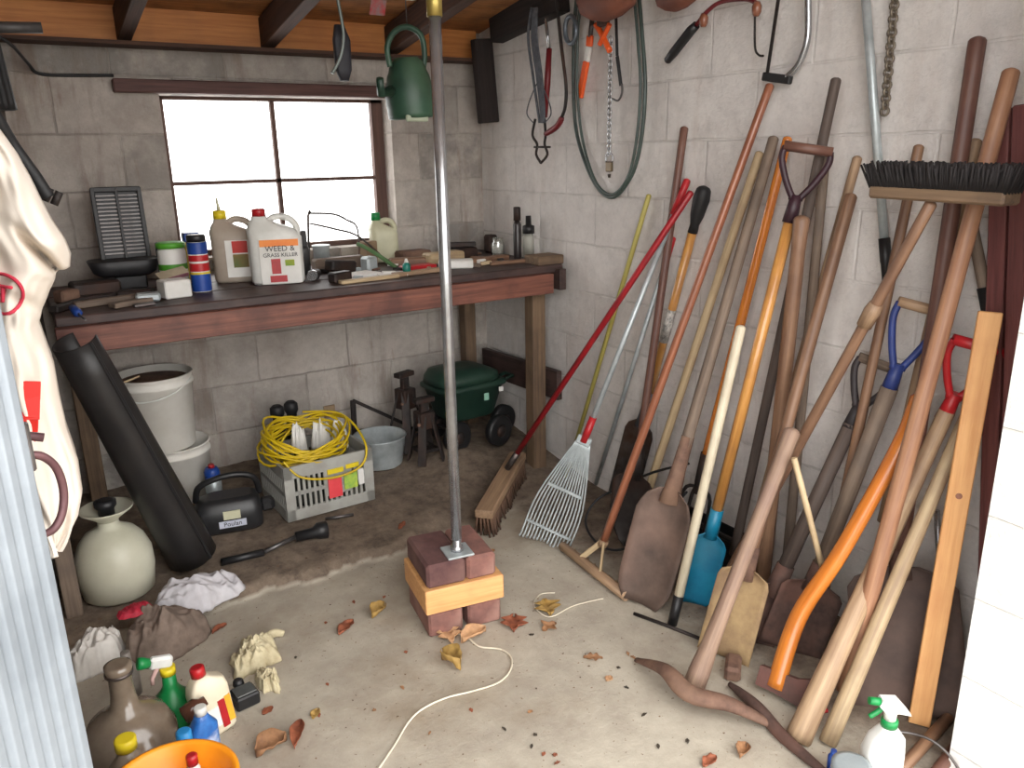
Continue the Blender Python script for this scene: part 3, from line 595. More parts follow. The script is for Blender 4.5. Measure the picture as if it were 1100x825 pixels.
# folded metal leaf rake
a = at(738, 194, 'X', 1.79); b = at(584, 583, 'Z', .006); ax, n, sd = frame(a, b, (-.8, -.6, 0)); L_ = (b-a).length
t = thing('leaf_rake', 'silvery metal leaf rake with a red grip and its fan folded narrow', 'rake', b)
MB().tube([a, a+ax*.11], [.0115, .0125], 12, dome=True).build('grip', M_redp, t, plabel='red grip'); MB().tube([a+ax*.11, b-ax*.40], .009, 12).build('handle', M_galv, t)
MB().tube([b-ax*.47, b-ax*.38], .013, 12).build('clamp', M_redp, t)
MB().box(b-ax*.385, (.05, .012, .03), Matrix((sd, n, ax)).transposed(), .003).build('hub', M_galv, t)
for k in range(15):
    u = k/7-1; s0 = b-ax*.39+sd*u*.02; s1 = b+sd*u*.085-ax*.02*(1-abs(u)); s2 = s1-n*.0+Vector((0, 0, 0)); mid = s0.lerp(s1, .6)+sd*u*.022-n*.012
    MB().tube(bez([s0, mid, s1, s1+n*.012+ax*.004], 5), .0032, 6, flat=1).build('tine', M_galv, t)
MB().beam(b-ax*.20-sd*.062, b-ax*.20+sd*.062, .012, .004, ax).build('spreader_bar', M_galv, t); MB().beam(b-ax*.05-sd*.082, b-ax*.05+sd*.082, .010, .004, ax).build('spreader_bar', M_galv, t)
# shears-like second rod
a = at(723, 256, 'X', 1.79); b = at(664, 478, 'Z', .17); b = at(655, 470, 'X', 1.66); ax = (b-a).normalized()
t = thing('garden_rod', 'slim silver rod tool with a red grip between rake and black-gripped handle', 'tool', b); MB().tube([a, a+ax*.08], [.010, .012], 12, dome=True).build('grip', M_redp, t)
e = at(612, 560, 'Z', .02); e.y += .06; e.x += .1; e = at(640, 520, 'Z', .03); MB().tube([a+ax*.08, e], .008, 10).build('rod', M_galv, t)
# tan handle, black grip, blue-grey socket
a, b = T((756, 204), 1.785, (668, 536), .02); ax, n, sd = frame(a, b)
t = thing('edger', 'tan wooden handle with a big black hand grip and a printed band', 'tool', b)
MB().tube([a, a+ax*.03, a+ax*.08, a+ax*.11, a+ax*.135], [.022, .026, .021, .014, .0155], 14, dome=True).build('grip', M_dgrip, t, plabel='black rubber grip')
MB().tube([a+ax*.13, a+ax*.74], [.0135, .0145], 14).build('handle', W_gold, t); MB().tube([a+ax*.40, a+ax*.52], [.0148, .0150], 14).build('printed_band', mat('printed_band', (224, 218, 210), (40, 38, 44), .4, scale=60, stretch=(1, 1, 1)), t)
MB().tube([a+ax*.72, a+ax*.80, a+ax*.86], [.0165, .018, .024], 12).build('socket', mat('blue_grey_steel', (126, 136, 146), (92, 98, 106), .4, .6), t)
blade(a+ax*.84, ax, n, sd, max((b-a).length-.85, .08), .11, 'flat', .01).build('blade', M_steel, t)
# wooden garden rake with copper handle
a = at(827, 92, 'X', 1.765); b = at(648, 583, 'Z', .09); ax, n, sd = frame(a, b)
h0 = at(604, 592, 'Z', .0); h1 = at(673, 647, 'Z', .0)
t = thing('hay_rake', 'wooden bar-headed rake with long shiny copper-brown handle', 'rake', (h0+h1)/2); handle_mb(a, b, .0125, .0145).build('handle', W_copper, t)
MB().tube([b-ax*.01, b+ax*.012], [.017, .015], 12).build('handle_end', W_tan, t)
up = Vector((0, 0, .02))
MB().tube([h0+up, h0.lerp(h1, .5)+up, h1+up], [.015, .017, .016], 10, dome=True).build('head_bar', W_tan, t)
for k in (.32, .62): MB().beam(b-ax*.01, h0.lerp(h1, k)+Vector((0, 0, .03)), .018, .008, (0, 0, 1)).build('brace', W_pale, t)
for k in range(9): q0 = h0.lerp(h1, .06+.11*k); MB().tube([q0+Vector((.0, .0, .012)), q0+Vector((.045, .045, .004))], [.005, .003], 6).build('tooth', W_pale, t)
# light stick with red tip
a, b = T((816, 165), 1.79, (684, 577), .0); b.x -= .02; ax = (b-a).normalized(); t = thing('pole', 'long pale tan stick with a red painted bottom tip', 'handle', b); handle_mb(a, b-ax*.035, .0135, .0155).build('stick', W_pale, t); MB().tube([b-ax*.037, b], [.0165, .017], 12).build('tip', mat('orange_red', (206, 86, 52), (180, 62, 40)), t, plabel='red tip')
# large brown shovel
a, b = T((831, 149), 1.785, (687, 650), .003); b2 = b; ax, n, sd = frame(a, b, (-.9, -.5, .35))
t = thing('shovel', 'large old shovel with broad rust-brown blade resting on the concrete', 'shovel', b)
handle_mb(a, b-ax*.42, .0155, .019).build('handle', W_grey, t); MB().tube([b-ax*.52, b-ax*.42, b-ax*.32], [.021, .024, .034], 12, flat=.8).build('socket', M_rust, t)
blade(b-ax*.36, ax, n, sd, .355, .165, 'round', .03, .003, .2).build('blade', mat('rust_brown_blade', (106, 88, 78), (74, 60, 54), .7, .2, scale=9, c3=(142, 112, 98), c3amt=.5), t)
# orange handled
a = at(846, 149, 'X', 1.785); b = at(745, 492, 'X', 1.58); c = at(728, 560, 'X', 1.53); ax = (b-a).normalized()
c = at(733, 592, 'Z', .03); b = a.lerp(c, .74); ax, n, sd = frame(a, c)
t = thing('garden_fork', 'garden fork with a glossy orange varnished handle and dark socket', 'fork', c); handle_mb(a, b, .0135, .0175).build('handle', W_orange, t)
MB().tube([b-ax*.02, b+ax*.08, b+ax*.12], [.020, .017, .012], 12).build('socket', M_dsteel, t)
for k in range(4):
    u = (k-1.5); MB().tube(bez([b+ax*.10, b+ax*.13+sd*u*.03, c+sd*u*.035], 5), [.006]*10+[.003], 6).build('tine', M_dsteel, t)
# cream stick with black tip
a = at(796, 352, 'X', 1.62); b = at(722, 671, 'Z', .0); ax = (b-a).normalized(); L_ = (b-a).length
t = thing('broom_stick', 'cream painted stick with a black lower end beside the blue blade', 'stick', b); MB().tube([a, b-ax*.085], .0135, 14, dome=True).build('stick', W_cream, t); MB().tube([b-ax*.087, b], [.0142, .013], 14).build('tip', M_blk, t, plabel='black end')
# D handle, golden shaft, blue spade
a = at(868, 160, 'X', 1.69); b = at(745, 651, 'Z', .0); b += Vector((.01, .01, 0)); ax, n, sd = frame(a, b, (-.75, -.65, .1)); L_ = (b-a).length
t = thing('spade', 'spade with brown D grip, golden shaft and narrow bright blue blade', 'spade', b); dgrip(t, a, ax, n, sd, W_red, mat('dark_maroon', (58, 30, 40), (40, 22, 30), .5), .115, .12)
MB().tube([a+ax*.17, b-ax*.30], [.0145, .0155], 14).build('shaft', W_gold, t)
M_tq = mat('turquoise_paint', (22, 128, 162), (16, 104, 138), .4, scale=12, c3=(90, 120, 122), c3amt=.4)
MB().tube([b-ax*.31, b-ax*.22], [.0185, .0195], 14).build('socket', M_tq, t); blade(b-ax*.235, ax, n, sd, .235, .10, 'round', .016, .002, .15).build('blade', M_tq, t, plabel='blue painted blade')
# loose pick handle, knobbed top
a = at(861, 236, 'X', 1.655); b = at(817, 642, 'X', 1.69)
t = handle_mb(a, b, .0195, .023, knob=1).build('pole', W_brown, label='thick brown handle with a rounded knob top in front of the D-grip shaft', cat='handle')
# dark gray stick, tallest centre
a = at(898, 86, 'X', 1.74); b = at(788, 596, 'X', 1.715); handle_mb(a, b, .0135, .0155).build('pole', W_dgrey, label='tall dark grey-brown stick whose tip is highest left of the silver pole', cat='handle')
a, b = T((887, 164), 1.778, (846, 596), .15); b = at(846, 596, 'X', 1.75); b.z = max(b.z, .01); handle_mb(a, b, .013, .015).build('pole', W_grey, label='greyish stick with its top beside the brown D grip', cat='handle')
a = at(921, 170, 'X', 1.805); b = at(812, 560, 'X', 1.803); handle_mb(a, b, .0125, .014).build('pole', W_tan, label='pale tan slanted stick whose top touches the left end of the black brush', cat='handle')
# mid brown w/ tan blade shovel
a = at(914, 211, 'X', 1.77); b = at(776, 707, 'Z', .0); ax, n, sd = frame(a, b, (-.85, -.5, .3)); t = thing('shovel', 'shovel with round-topped brown shaft and sandy yellowish blade', 'shovel', b)
handle_mb(a, b-ax*.27, .0165, .0165).build('handle', W_brown, t); MB().tube([b-ax*.31, b-ax*.22], [.018, .022], 12).build('socket', M_rust, t); blade(b-ax*.25, ax, n, sd, .245, .13, 'flat', .018, .003, .1).build('blade', mat('sandy_blade', (170, 144, 104), (130, 104, 78), .8, .1, scale=14, c3=(112, 88, 74), c3amt=.5), t)
# upside-down push broom (black bristles on top)
a = at(1000, 219, 'X', 1.60); b = at(784, 632, 'Z', .0); b = b+Vector((-.07, -.01, 0)); ax, n, sd = frame(a, b)
t = thing('push_broom', 'upside-down push broom, wide black bristle head up against the tools', 'broom', b)
handle_mb(a, b, .0135, .0165).build('handle', W_brown, t); q0 = a.lerp(b, .22); MB().tube([q0-ax*.04, q0-ax*.02, q0+ax*.02], [.0145, .0185, .0165], 12).build('joint', W_tan, t)
l0 = at(945, 203, 'X', 1.60); l1 = at(1088, 213, 'X', 1.60); l0 = at(942, 205, 'X', 1.615); dd = (l1-l0)
MB().beam(l0, l1, .028, .06, (0, 0, 1), .005).build('head', W_post, t)
br = MB(); ud = Vector((0, 0, 1)); dn = dd.normalized(); fw_ = dn.cross(ud)
for i in range(95):
    for j in range(6):
        u = (i+.5)/95; q0 = l0.lerp(l1, u)+fw_*(j-2.5)*.010+ud*.008; q1 = q0+ud*(.052+random.uniform(-.008, .004))+dn*((u-.5)*.03+random.uniform(-.006, .006))+fw_*((j-2.5)*.005+random.uniform(-.004, .004))
        br.tube([q0, q1], [.0034, .0026], 4)
br.build('bristles', mat('black_bristle', (34, 28, 28), (18, 16, 18), .8), t, kind='stuff')
# thin brown stick behind the broom
a, b = T((987, 158), 1.768, (874, 688), .0); handle_mb(a, b, .0125, .0145).build('pole', W_brown, label='slim brown stick just poking above the middle of the black brush', cat='handle')
# thick tall right sticks
a, b = T((1050, 44), 1.783, (930, 640), .02); b = at(938, 640, 'X', 1.745); b.z = max(b.z, .01)
t = thing('scoop_shovel', 'wide grain scoop with dark brown blade and the tallest thick reddish shaft', 'shovel', at(985, 768, 'Z', 0)); ax, n, sd = frame(a, b, (-.8, -.6, .1))
hb = at(966, 600, 'X', 1.69); handle_mb(a, hb, .0195, .0185).build('handle', W_red, t)
bt = at(978, 768, 'Z', .0); ax, n, sd = frame(hb, bt, (-.85, -.6, .1)); MB().tube([hb-ax*.04, hb+ax*.05], [.0215, .026], 12).build('socket', M_rustd, t); blade(hb+ax*.02, ax, n, sd, (bt-hb).length-.02, .235, 'flat', .03, .003, .12).build('blade', mat('scoop_blade', (96, 78, 70), (70, 56, 52), .75, .2, scale=9, c3=(120, 92, 80), c3amt=.4), t)
a = at(1086, 78, 'X', 1.748); b = at(907, 742, 'Z', .055); handle_mb(a, b, .0185, .0215).build('pole', wood('warm_tan_wood', (176, 132, 100), (136, 96, 74), .5, c3=(130, 86, 66)), label='long thick orange-tan pole crossing in front of the tall reddish shaft', cat='handle')
a = at(1048, 152, 'X', 1.803); b = at(948, 560, 'X', 1.80); handle_mb(a, b, .0145, .0145).build('pole', W_tan, label='short tan stick end between the two tallest shafts above the brush', cat='handle')
a = at(1044, 242, 'X', 1.802); b = at(1108, 560, 'X', 1.801); ax = (b-a).normalized(); t = thing('pole', 'grey stick wrapped with dark tape leaning to the right', 'handle', b); handle_mb(a, b, .0135, .0155).build('stick', W_grey, t); MB().tube([a+ax*.14, a+ax*.33], [.0152, .0162], 12).build('tape', M_dgrip, t, plabel='dark tape')
# blue D-grip
a = at(989, 330, 'X', 1.75); b = at(846, 700, 'Z', .0); ax, n, sd = frame(a, b, (-.75, -.65, .1)); t = thing('spade', 'spade with wooden bar in a blue steel D grip and grey shaft', 'spade', b)
dgrip(t, a, ax, n, sd, W_tan, mat('blue_paint', (44, 62, 128), (34, 48, 100), .5), .10, .15); MB().tube([a+ax*.20, b-ax*.26], [.0205, .019], 14).build('shaft', W_grey, t); MB().tube([b-ax*.27, b-ax*.19], [.022, .027], 12).build('socket', M_rustd, t); blade(b-ax*.22, ax, n, sd, .215, .15, 'flat', .02, .003).build('blade', M_rustd, t)
# black D-grip
a = at(944, 391, 'X', 1.775); b = at(806, 690, 'Z', .0); ax, n, sd = frame(a, b, (-.75, -.65, .1)); t = thing('spade', 'spade with wooden bar in a black D grip and dark grey shaft', 'spade', b)
dgrip(t, a, ax, n, sd, W_grey, mat('worn_black', (64, 56, 58), (40, 36, 38), .6), .10, .115); MB().tube([a+ax*.165, b-ax*.22], [.0185, .020], 14).build('shaft', W_dgrey, t); MB().tube([b-ax*.24, b-ax*.15], [.023, .027], 12).build('socket', M_rustd, t); blade(b-ax*.18, ax, n, sd, .178, .11, 'flat', .016, .003).build('blade', M_rustd, t)
# red D-grip tool with the long thick pale handle
a = at(1052, 372, 'X', 1.75); s1 = at(1012, 452, 'X', 1.745); b = at(857, 794, 'Z', .0); ax, n, sd = frame(a, s1, (-.75, -.65, .1)); t = thing('digging_tool', 'thick pale-handled tool with a bright red steel D grip and wide lower end', 'tool', b)
dgrip(t, a, ax, n, sd, M_redp, M_redp, .11, .13); back = lambda p, k: p+(p-Vector((0, 0, H))).normalized()*k
pp = bez([a+ax*.17, back(s1.lerp(b, .2), .03), back(s1.lerp(b, .42), .04), s1.lerp(b, .75), b], 4)
MB().tube(pp, [.0185+.0115*(i/(len(pp)-1))**2 for i in range(len(pp))], 14, dome=True).build('handle', wood('warm_pale_wood', (184, 156, 124), (140, 112, 88), .55, c3=(124, 96, 80)), t)
# orange curved axe
a = at(988, 428, 'X', 1.652); b = at(833, 738, 'Z', .03); t = thing('axe', 'axe with glossy orange curved handle and dark red head down on the floor', 'axe', b)
pts = bez([a, at(967, 478, 'X', 1.62), at(905, 590, 'X', 1.53), at(858, 662, 'X', 1.46), b], 7); MB().tube(pts, [.015+.006*abs(i/(len(pts)-1)-.35) for i in range(len(pts))], 14, dome=True, flat=1.25).build('handle', W_orange, t)
ax = (b-pts[-5]).normalized(); sd = Vector((.3, -.95, 0)).normalized()
q = b; MB().prism([q+sd*.0+ax*.012, q+sd*.05+ax*.018, q+sd*.09+ax*.025, q+sd*.085-ax*.055, q+sd*.045-ax*.04, q-sd*.045-ax*.038, q-sd*.045+ax*.010], sd.cross(ax), .022).build('axe_head', mat('red_worn_iron', (112, 74, 66), (84, 62, 56), .7, .2, scale=14), t)
# mattock in front
a = at(851, 464, 'X', 1.52); b = at(741, 748, 'Z', .0); ax, n, sd = frame(a, b)
t = thing('mattock', 'mattock with thick grey-brown handle and curved rusty head, nearest the brick pier', 'mattock', b)
pp = [a.lerp(b, k/10) for k in range(11)]; MB().tube(pp, [.020, .0185, .0175, .0175, .018, .018, .0185, .0195, .021, .026, .027], 14, dome=True).build('handle', wood('dusty_brown_wood', (156, 130, 110), (118, 94, 80), .65, c3=(116, 90, 84)), t)
g0 = at(684, 709, 'Z', .012); g1 = at(741, 745, 'Z', .05); g2 = at(834, 782, 'Z', .012)
hd = bez([g0, g0.lerp(g1, .55)+Vector((0, 0, .022)), g1, g1.lerp(g2, .5)+Vector((0, 0, .014)), g2], 6)
MB().tube(hd, [.005+.014*math.sin(math.pi*min(max(i/(len(hd)-1), 0.03), .97))**1 for i in range(len(hd))], 10, flat=1.3).build('head', M_rust, t)
# pickaxe behind
a = at(1038, 448, 'X', 1.775); b = at(889, 798, 'Z', .0); handle_mb(a, b, .0165, .0215).build('pole', wood('cream_brown_wood', (194, 172, 136), (150, 126, 100), .6, c3=(124, 100, 82)), label='pale thick handle slanting down to behind the green-trigger spray bottle', cat='handle')
g0 = at(784, 735, 'Z', .014); g1 = at(842, 792, 'Z', .012); g2 = at(896, 838, 'Z', .012)
hd = bez([g0, g0.lerp(g1, .5)+Vector((0, 0, .01)), g1, g2], 7)
MB().tube(hd, [.006+.010*math.sin(math.pi*min(max(i/(len(hd)-1), .03), .97)) for i in range(len(hd))], 10).build('iron_bar', M_rustd, label='long curved dark iron bar lying on the floor just before the thick pale handle', cat='iron bar')
# small hammer head lying
q = at(787, 724, 'Z', .0); MB().box(q+Vector((0, 0, .02)), (.075, .04, .04), Matrix.Rotation(.7, 3, 'Z'), .008).build('hammer_head', M_rust, label='blocky rusty iron head lying left of the pickaxe handle', cat='hammer head')
# pine lath
a = at(1064, 335, 'X', 1.70); b = at(987, 777, 'Z', .003); t = MB().beam(a, b, .045, .019, (.55, -.83, 0), .002).build('lath', W_lath, label='clean light pine lath with a knot, right of the other tools', cat='lath')
kx = (b-a).normalized(); ky = Vector((.55, -.83, 0)); ky = (ky-kx*ky.dot(kx)).normalized(); kz = kx.cross(ky); kz = kz if kz.x < 0 else -kz
q = a.lerp(b, .42); MB().lathe(q+kz*.0088, [(0, .008), (.0012, .006)], axis=kz, n=12).build('knot', W_copper, t, plabel='brown knot')
# thin reverse stick
a = at(853, 492, 'X', 1.48); b = at(884, 612, 'X', 1.54); MB().tube([a, b], .0075, 8).build('cane', W_pale, label='short thin pale cane slanting the opposite way to the tools', cat='cane')
# dark red posts
for i, (x0, x1, lab) in enumerate(((1077, 1093, 'dark maroon wooden post, left of the pair at the right edge'), (1100, 1116, 'dark maroon wooden post, right of the pair at the right edge'))):
    a = at(x0, 117-5*i, 'X', 1.774); b = at(x1, 800, 'X', 1.774); b.z = max(b.z, .003); b.y = max(b.y, .765-.042*i); b = a.lerp(b, a.z/(a.z-b.z)) if b.z < 0 else b; b.z = max(b.z, .003)
    MB().beam(a, b, .036, .022, (0, 1, 0), .003).build('post', wood('maroon_wood', (120, 70, 66), (84, 44, 44), .5), label=lab, cat='post')
# two brown rods low right
for i, (p0, p1, lab) in enumerate((((976, 818), (1036, 752), 'brown rod on the floor beneath the pine lath'), ((1006, 830), (1040, 786), 'reddish rod on the floor close to the white doorway wall'))):
    a = at(*p0, 'Z', .014); b = at(*p1, 'Z', .014); d_ = (b-a).normalized(); MB().tube([a-d_*.03, b+d_*.02], .013, 12, dome=True).build('rod', W_brown if i == 0 else W_red, label=lab, cat='rod')
# small steel rod pair among the tools
a = at(1006, 548, 'X', 1.79); b = at(1012, 640, 'X', 1.785); MB().tube([a, b], .0075, 10).build('pipe', M_chrome, label='short grey steel pipe upright behind the thick pale handles', cat='pipe')
# black box at the wall foot, black hoop
a = at(700, 548, 'X', 1.79); b = at(822, 560, 'X', 1.79)
bx = thing('crate', 'low black box at the foot of the wall behind the handles', 'box', (1.785, (a.y+b.y)/2, 0)); hh = .115
ln = a.y-b.y; MB().box((1.785, (a.y+b.y)/2, .008), (.06, ln, .014), bev=.002).box((1.757, (a.y+b.y)/2, hh/2), (.008, ln, hh), bev=.002).box((1.812, (a.y+b.y)/2, hh/2), (.008, ln, hh), bev=.002).box((1.785, a.y-.004, hh/2), (.06, .008, hh), bev=.002).box((1.785, b.y+.004, hh/2), (.06, .008, hh), bev=.002).build('shell', M_blk, bx)
MB().box((1.753, (a.y+b.y)/2, hh-.008), (.012, ln+.01, .016), bev=.003).build('rim', M_blk, bx)
c = at(660, 553, 'X', 1.60); pts = []
for x, y, xx in ((740, 498, 1.70), (700, 508, 1.66), (665, 524, 1.62), (640, 538, 1.56), (629, 560, 1.50), (640, 582, 1.47), (662, 591, 1.46), (690, 580, 1.50), (712, 558, 1.56), (738, 528, 1.62)): pts.append(at(x, y, 'X', xx))
MB().tube(bez(pts, 6), .0042, 8).build('hose_loop', M_dgrip, label='thin black hose bent into a loop among the tools near the floor', cat='hose')
a = at(681, 659, 'Z', .006); b = at(752, 686, 'Z', .006); MB().tube([a, a.lerp(b, .5)+Vector((0, .006, 0)), b], .005, 8).build('iron_rod', M_dsteel, label='thin dark iron rod on the concrete by the cream stick', cat='rod')
# silver telescopic pole
a = at(930, 0, 'X', 1.785); b = at(950, 258, 'X', 1.795); d_ = (b-a).normalized(); t = thing('extension_pole', 'bright silver extension pole with black grip hanging before the right wall', 'pole', b)
c = b+d_*.11; MB().tube([a-d_*.12, b], .0105, 16).build('tube', M_galv, t); MB().tube([b-d_*.005, b+d_*.05, b+d_*.055, c], [.0135, .0135, .0125, .012], 14).build('grip', M_blk, t)

# ================================================================== LEFT SIDE: DOOR LEAF, CLOTH, PIPE, BUCKETS
def gnd(x, y, it=6):
    p = at(x, y, 'Z', 0)
    for _ in range(it): p = at(x, y, 'Z', floor_z(p.x, p.y))
    return p
def up_top(b, x, y): return at(x, y, 'Y', b.y)        # point above b seen at that pixel
e0 = Vector((-.014, .87, 0)); e1 = Vector((-.36, .42, 0)); dd = (e1-e0); dl = dd.length; dd.normalize(); dn_ = Vector((dd.y, -dd.x, 0)); dn_ = dn_ if dn_.x > 0 else -dn_
door = struct(MB().box((e0+e1)/2-dn_*.02+Vector((0, 0, .95)), (dl, .02, 1.84), Matrix((dd, Vector((0, 0, 1)).cross(dd), Vector((0, 0, 1)))).transposed(), .002), 'door_1', W_post)
M_door = mat('painted_ribbed_metal', (158, 166, 174), (136, 144, 152), .45, .25, scale=6, stretch=(1, 1, 1), c3=(122, 130, 138), c3amt=.5)
prof = []
k = 0.0
while k < dl:
    ph = (k % .021)/.021; h = .0045*max(0, min(1, 2.2*math.sin(ph*math.pi)-.6)); prof.append((k, h)); k += .00125
G = [[e0+dd*a_+dn_*(h_-.006)+Vector((0, 0, z)) for z in (.03, .6, 1.2, 1.87)] for a_, h_ in prof]
MB().sheet(G, -.0012, smooth=True).build('ribbed_panel', M_door, door, kind='structure')
M_mar = mat('maroon_iron', (108, 74, 76), (76, 50, 54), .5, .3, scale=20)
hp = thing('door_pull', 'bowed maroon iron pull handle on the ribbed metal door edge', 'door handle', at(40, 500, 'Y', .872))
yy = .885; MB().tube(bez([at(x, y, 'Y', yy+dy) for x, y, dy in ((27, 489, -.005), (45, 490, .0), (60, 502, .01), (68, 525, .015), (67, 550, .012), (58, 568, .005), (44, 575, -.004))], 5), .0042, 10).build('bow', M_mar, hp)
MB().box(at(30, 480, 'Y', yy-.012), (.008, .01, .05), bev=.002).build('plate', M_steel, hp); MB().box(at(46, 582, 'Y', yy-.014), (.007, .01, .03), bev=.002).build('plate', M_steel, hp)
MB().tube([at(18, 462, 'Y', yy-.005), at(28, 468, 'Y', yy), at(47, 470, 'Y', yy)], .0045, 10).build('bolt', M_mar, hp)

# heavy off-white cloth bag hanging
prow = [(118, -60, -20), (140, -60, 2), (165, -60, 20), (190, -58, 34), (215, -55, 46), (240, -50, 60), (258, -48, 72), (275, -45, 79), (290, -42, 78), (300, -40, 64), (315, -38, 56), (335, -36, 48), (350, -34, 44), (368, -32, 50), (395, -28, 60), (430, -22, 66), (465, -12, 74), (500, 0, 86), (530, 10, 90), (555, 25, 86), (575, 42, 73), (587, 52, 64)]
rows = []
for k in range(len(prow)-1):
    for s_ in range(4):
        t_ = s_/4; rows.append(tuple(prow[k][i]*(1-t_)+prow[k+1][i]*t_ for i in range(3)))
rows.append(prow[-1])
def cloth_pt(y, x, u):
    base = at(x, y, 'Y', 1.30); v = (y-118)/470
    d = .03*math.sin(u*math.pi)+.012*math.sin(u*9+v*5)+.014*noise.noise(Vector((u*3, v*6, 4)))+.01*noise.noise(Vector((u*9, v*14, 9)))
    q = math.exp(-((x-45-(y-275)*.9)/7)**2-((y-278)/26)**2); d -= .085*q          # the slit fold
    q = math.exp(-(((x-58)/16)**2)-((y-262)/14)**2); d += .02*q
    q = math.exp(-((y-322-.5*(x-20))/9)**2)*max(0, 1-abs(x-30)/45); d -= .02*q
    rim = min(1, min(u, 1-u)*9); d -= .035*(1-rim)**2
    return base+Vector((0, -1, 0))*d
G = [[cloth_pt(y, x0+(x1-x0)*j/40, j/40) for j in range(41)] for y, x0, x1 in rows]
M_coat = mat('off_white_canvas', (240, 232, 222), (224, 214, 202), .85, scale=5, bump=.25, c3=(206, 190, 172), c3amt=.45)
ct = thing('cloth_bag', 'heavy off-white cloth bag with a red ring mark hanging at the left by the door', 'bag', at(40, 580, 'Y', 1.3))
MB().sheet(G, .006).build('cloth', M_coat, ct)
Gb = [[p+Vector((0, .055+.0*j, 0)) for j, p in enumerate(r_)] for r_ in G[::4]]; MB().sheet(Gb, .004).build('back_cloth', M_coat, ct)
M_mark = mat('red_print', (216, 60, 84), (196, 46, 70), .7)
MB().tube([cloth_pt(313+21*math.sin(a_), 1+23*math.cos(a_), (1+23*math.cos(a_)+38)/94)+Vector((0, -.003, 0)) for a_ in [i*math.pi/16 for i in range(32)]], .0024, 6, closed=True).build('ring_mark', M_mark, ct)
MB().tube([cloth_pt(305, x, (x+38)/94)+Vector((0, -.003, 0)) for x in (-8, 0, 6, 12)], .0022, 6).build('letter_stroke', M_mark, ct); MB().tube([cloth_pt(y, 3, (3+38)/94)+Vector((0, -.003, 0)) for y in (306, 314, 322)], .003, 6).build('letter_stroke', M_mark, ct)
st = [cloth_pt(y, 33-(y-405)*.03, (33+28)/92) + Vector((0, -.012, 0)) for y in (405, 420, 440, 455, 466)]
sb = MB()
for k in range(4):
    e_ = (st[k+1]-st[k])*.12; sb.beam(st[k]-e_, st[k+1]+e_, (.022, .0215, .019, .014)[k], .004, (1, 0, 0), .0005)
sb.build('strap', mat('bright_red_tape', (222, 44, 34), (204, 36, 30), .5), ct, plabel='bright red strap')

# stud and pipe
b = at(78, 668, 'Z', .0); b = Vector((b.x+.01, b.y-.02, 0)); MB().box((b.x, b.y, .45), (.045, .04, .9), bev=.003).build('post', W_grey, label='short grey-brown wooden post behind the metal door edge', cat='post')
a = at(80, 366, 'Y', 2.30); b = at(205, 592, 'Z', .085); b.y -= .02
pi = thing('gutter_pipe', 'wide black plastic pipe leaning from the floor to the workbench', 'pipe', b); ax = (b-a).normalized()
up_ = Vector((0, 0, 1)); n1 = (up_-ax*up_.dot(ax)).normalized(); n2 = ax.cross(n1)
V = []; G = []
G = [[a.lerp(b, i/8)+(n2*math.cos(t_)-n1*math.sin(t_))*(.052+.02*i/8) for t_ in [(-.22+k*1.44/24)*math.pi for k in range(25)]] for i in range(9)]
MB().sheet(G, .004).build('shell', mat('black_pipe', (44, 42, 42), (28, 26, 27), .45, scale=8, c3=(70, 62, 56), c3amt=.4), pi)
MB().beam(a+n1*.0+n2*.056, b+n1*.0+n2*.076, .01, .008, n1).build('edge_strip', M_blk, pi)

M_bucket = mat('bucket_white', (234, 231, 224), (216, 211, 202), .5, scale=6, c3=(192, 182, 166), c3amt=.35)
bz = floor_z(.36, 2.95)
def bucket(name, label, c, r0, r1, h, m, fill=None, fillz=.9, hd=True, ang=.4):
    t = thing(name, label, 'bucket', c)
    MB().lathe(c, [(0, r0*.97), (.003, r0), (h-.04, r0+(r1-r0)*.85), (h-.038, r1+.003), (h-.03, r1+.003), (h-.028, r1-.001), (h-.006, r1), (h-.004, r1+.005), (h, r1+.003), (h, r1-.003), (.01, r0-.004), (.01, .002)], n=36, cap=(True, False)).build('body', m, t)
    if fill: MB().lathe(c+Vector((0, 0, h*fillz)), [(0, r1*.95), (.01, r1*.9), (.014, .02)], n=28).build('contents', fill, t)
    if hd:
        pts = [c+Vector((math.cos(ang)*r1*math.cos(k), math.sin(ang)*r1*math.cos(k), h-.02))+Vector((math.sin(ang), -math.cos(ang), 0))*math.sin(k)*r1*1.05+Vector((0, 0, -.05*math.sin(k))) for k in [i*math.pi/14 for i in range(15)]]
        MB().tube(pts, .003, 8).build('wire_handle', M_white, t)
    return t
lowc = Vector((.385, 2.985, bz)); bucket('bucket', 'lower white plastic bucket, half hidden under another bucket', lowc, .105, .120, .215, M_bucket, hd=False)
upc = Vector((.345, 2.965, bz+.217)); bucket('bucket', 'upper white bucket with brown contents and a wire handle, set on another bucket', upc, .112, .128, .27, M_bucket, mat('brown_mud', (130, 98, 78), (96, 70, 56), .9, scale=30), .88, ang=-.5)
MB().tube(bez([at(112, 428, 'Y', 2.75), at(122, 416, 'Y', 2.78), at(140, 408, 'Y', 2.8), at(150, 404, 'Y', 2.8)]), .004, 6).build('dry_stalk', W_pale, label='thin dry stalk bending over the upper bucket rim', cat='stalk')
a = at(114, 420, 'Y', 2.72); b = at(132, 446, 'Y', 2.72); MB().tube([a, b], [.013, .014], 10, dome=True).build('tool_grip', mat('orange_red', (206, 86, 52)), label='orange-red tool grip poking out behind the black pipe', cat='grip')
c = gnd(209, 527); c.z = floor_z(c.x, 2.86); c = Vector((.475, 2.83, floor_z(.475, 2.83)))
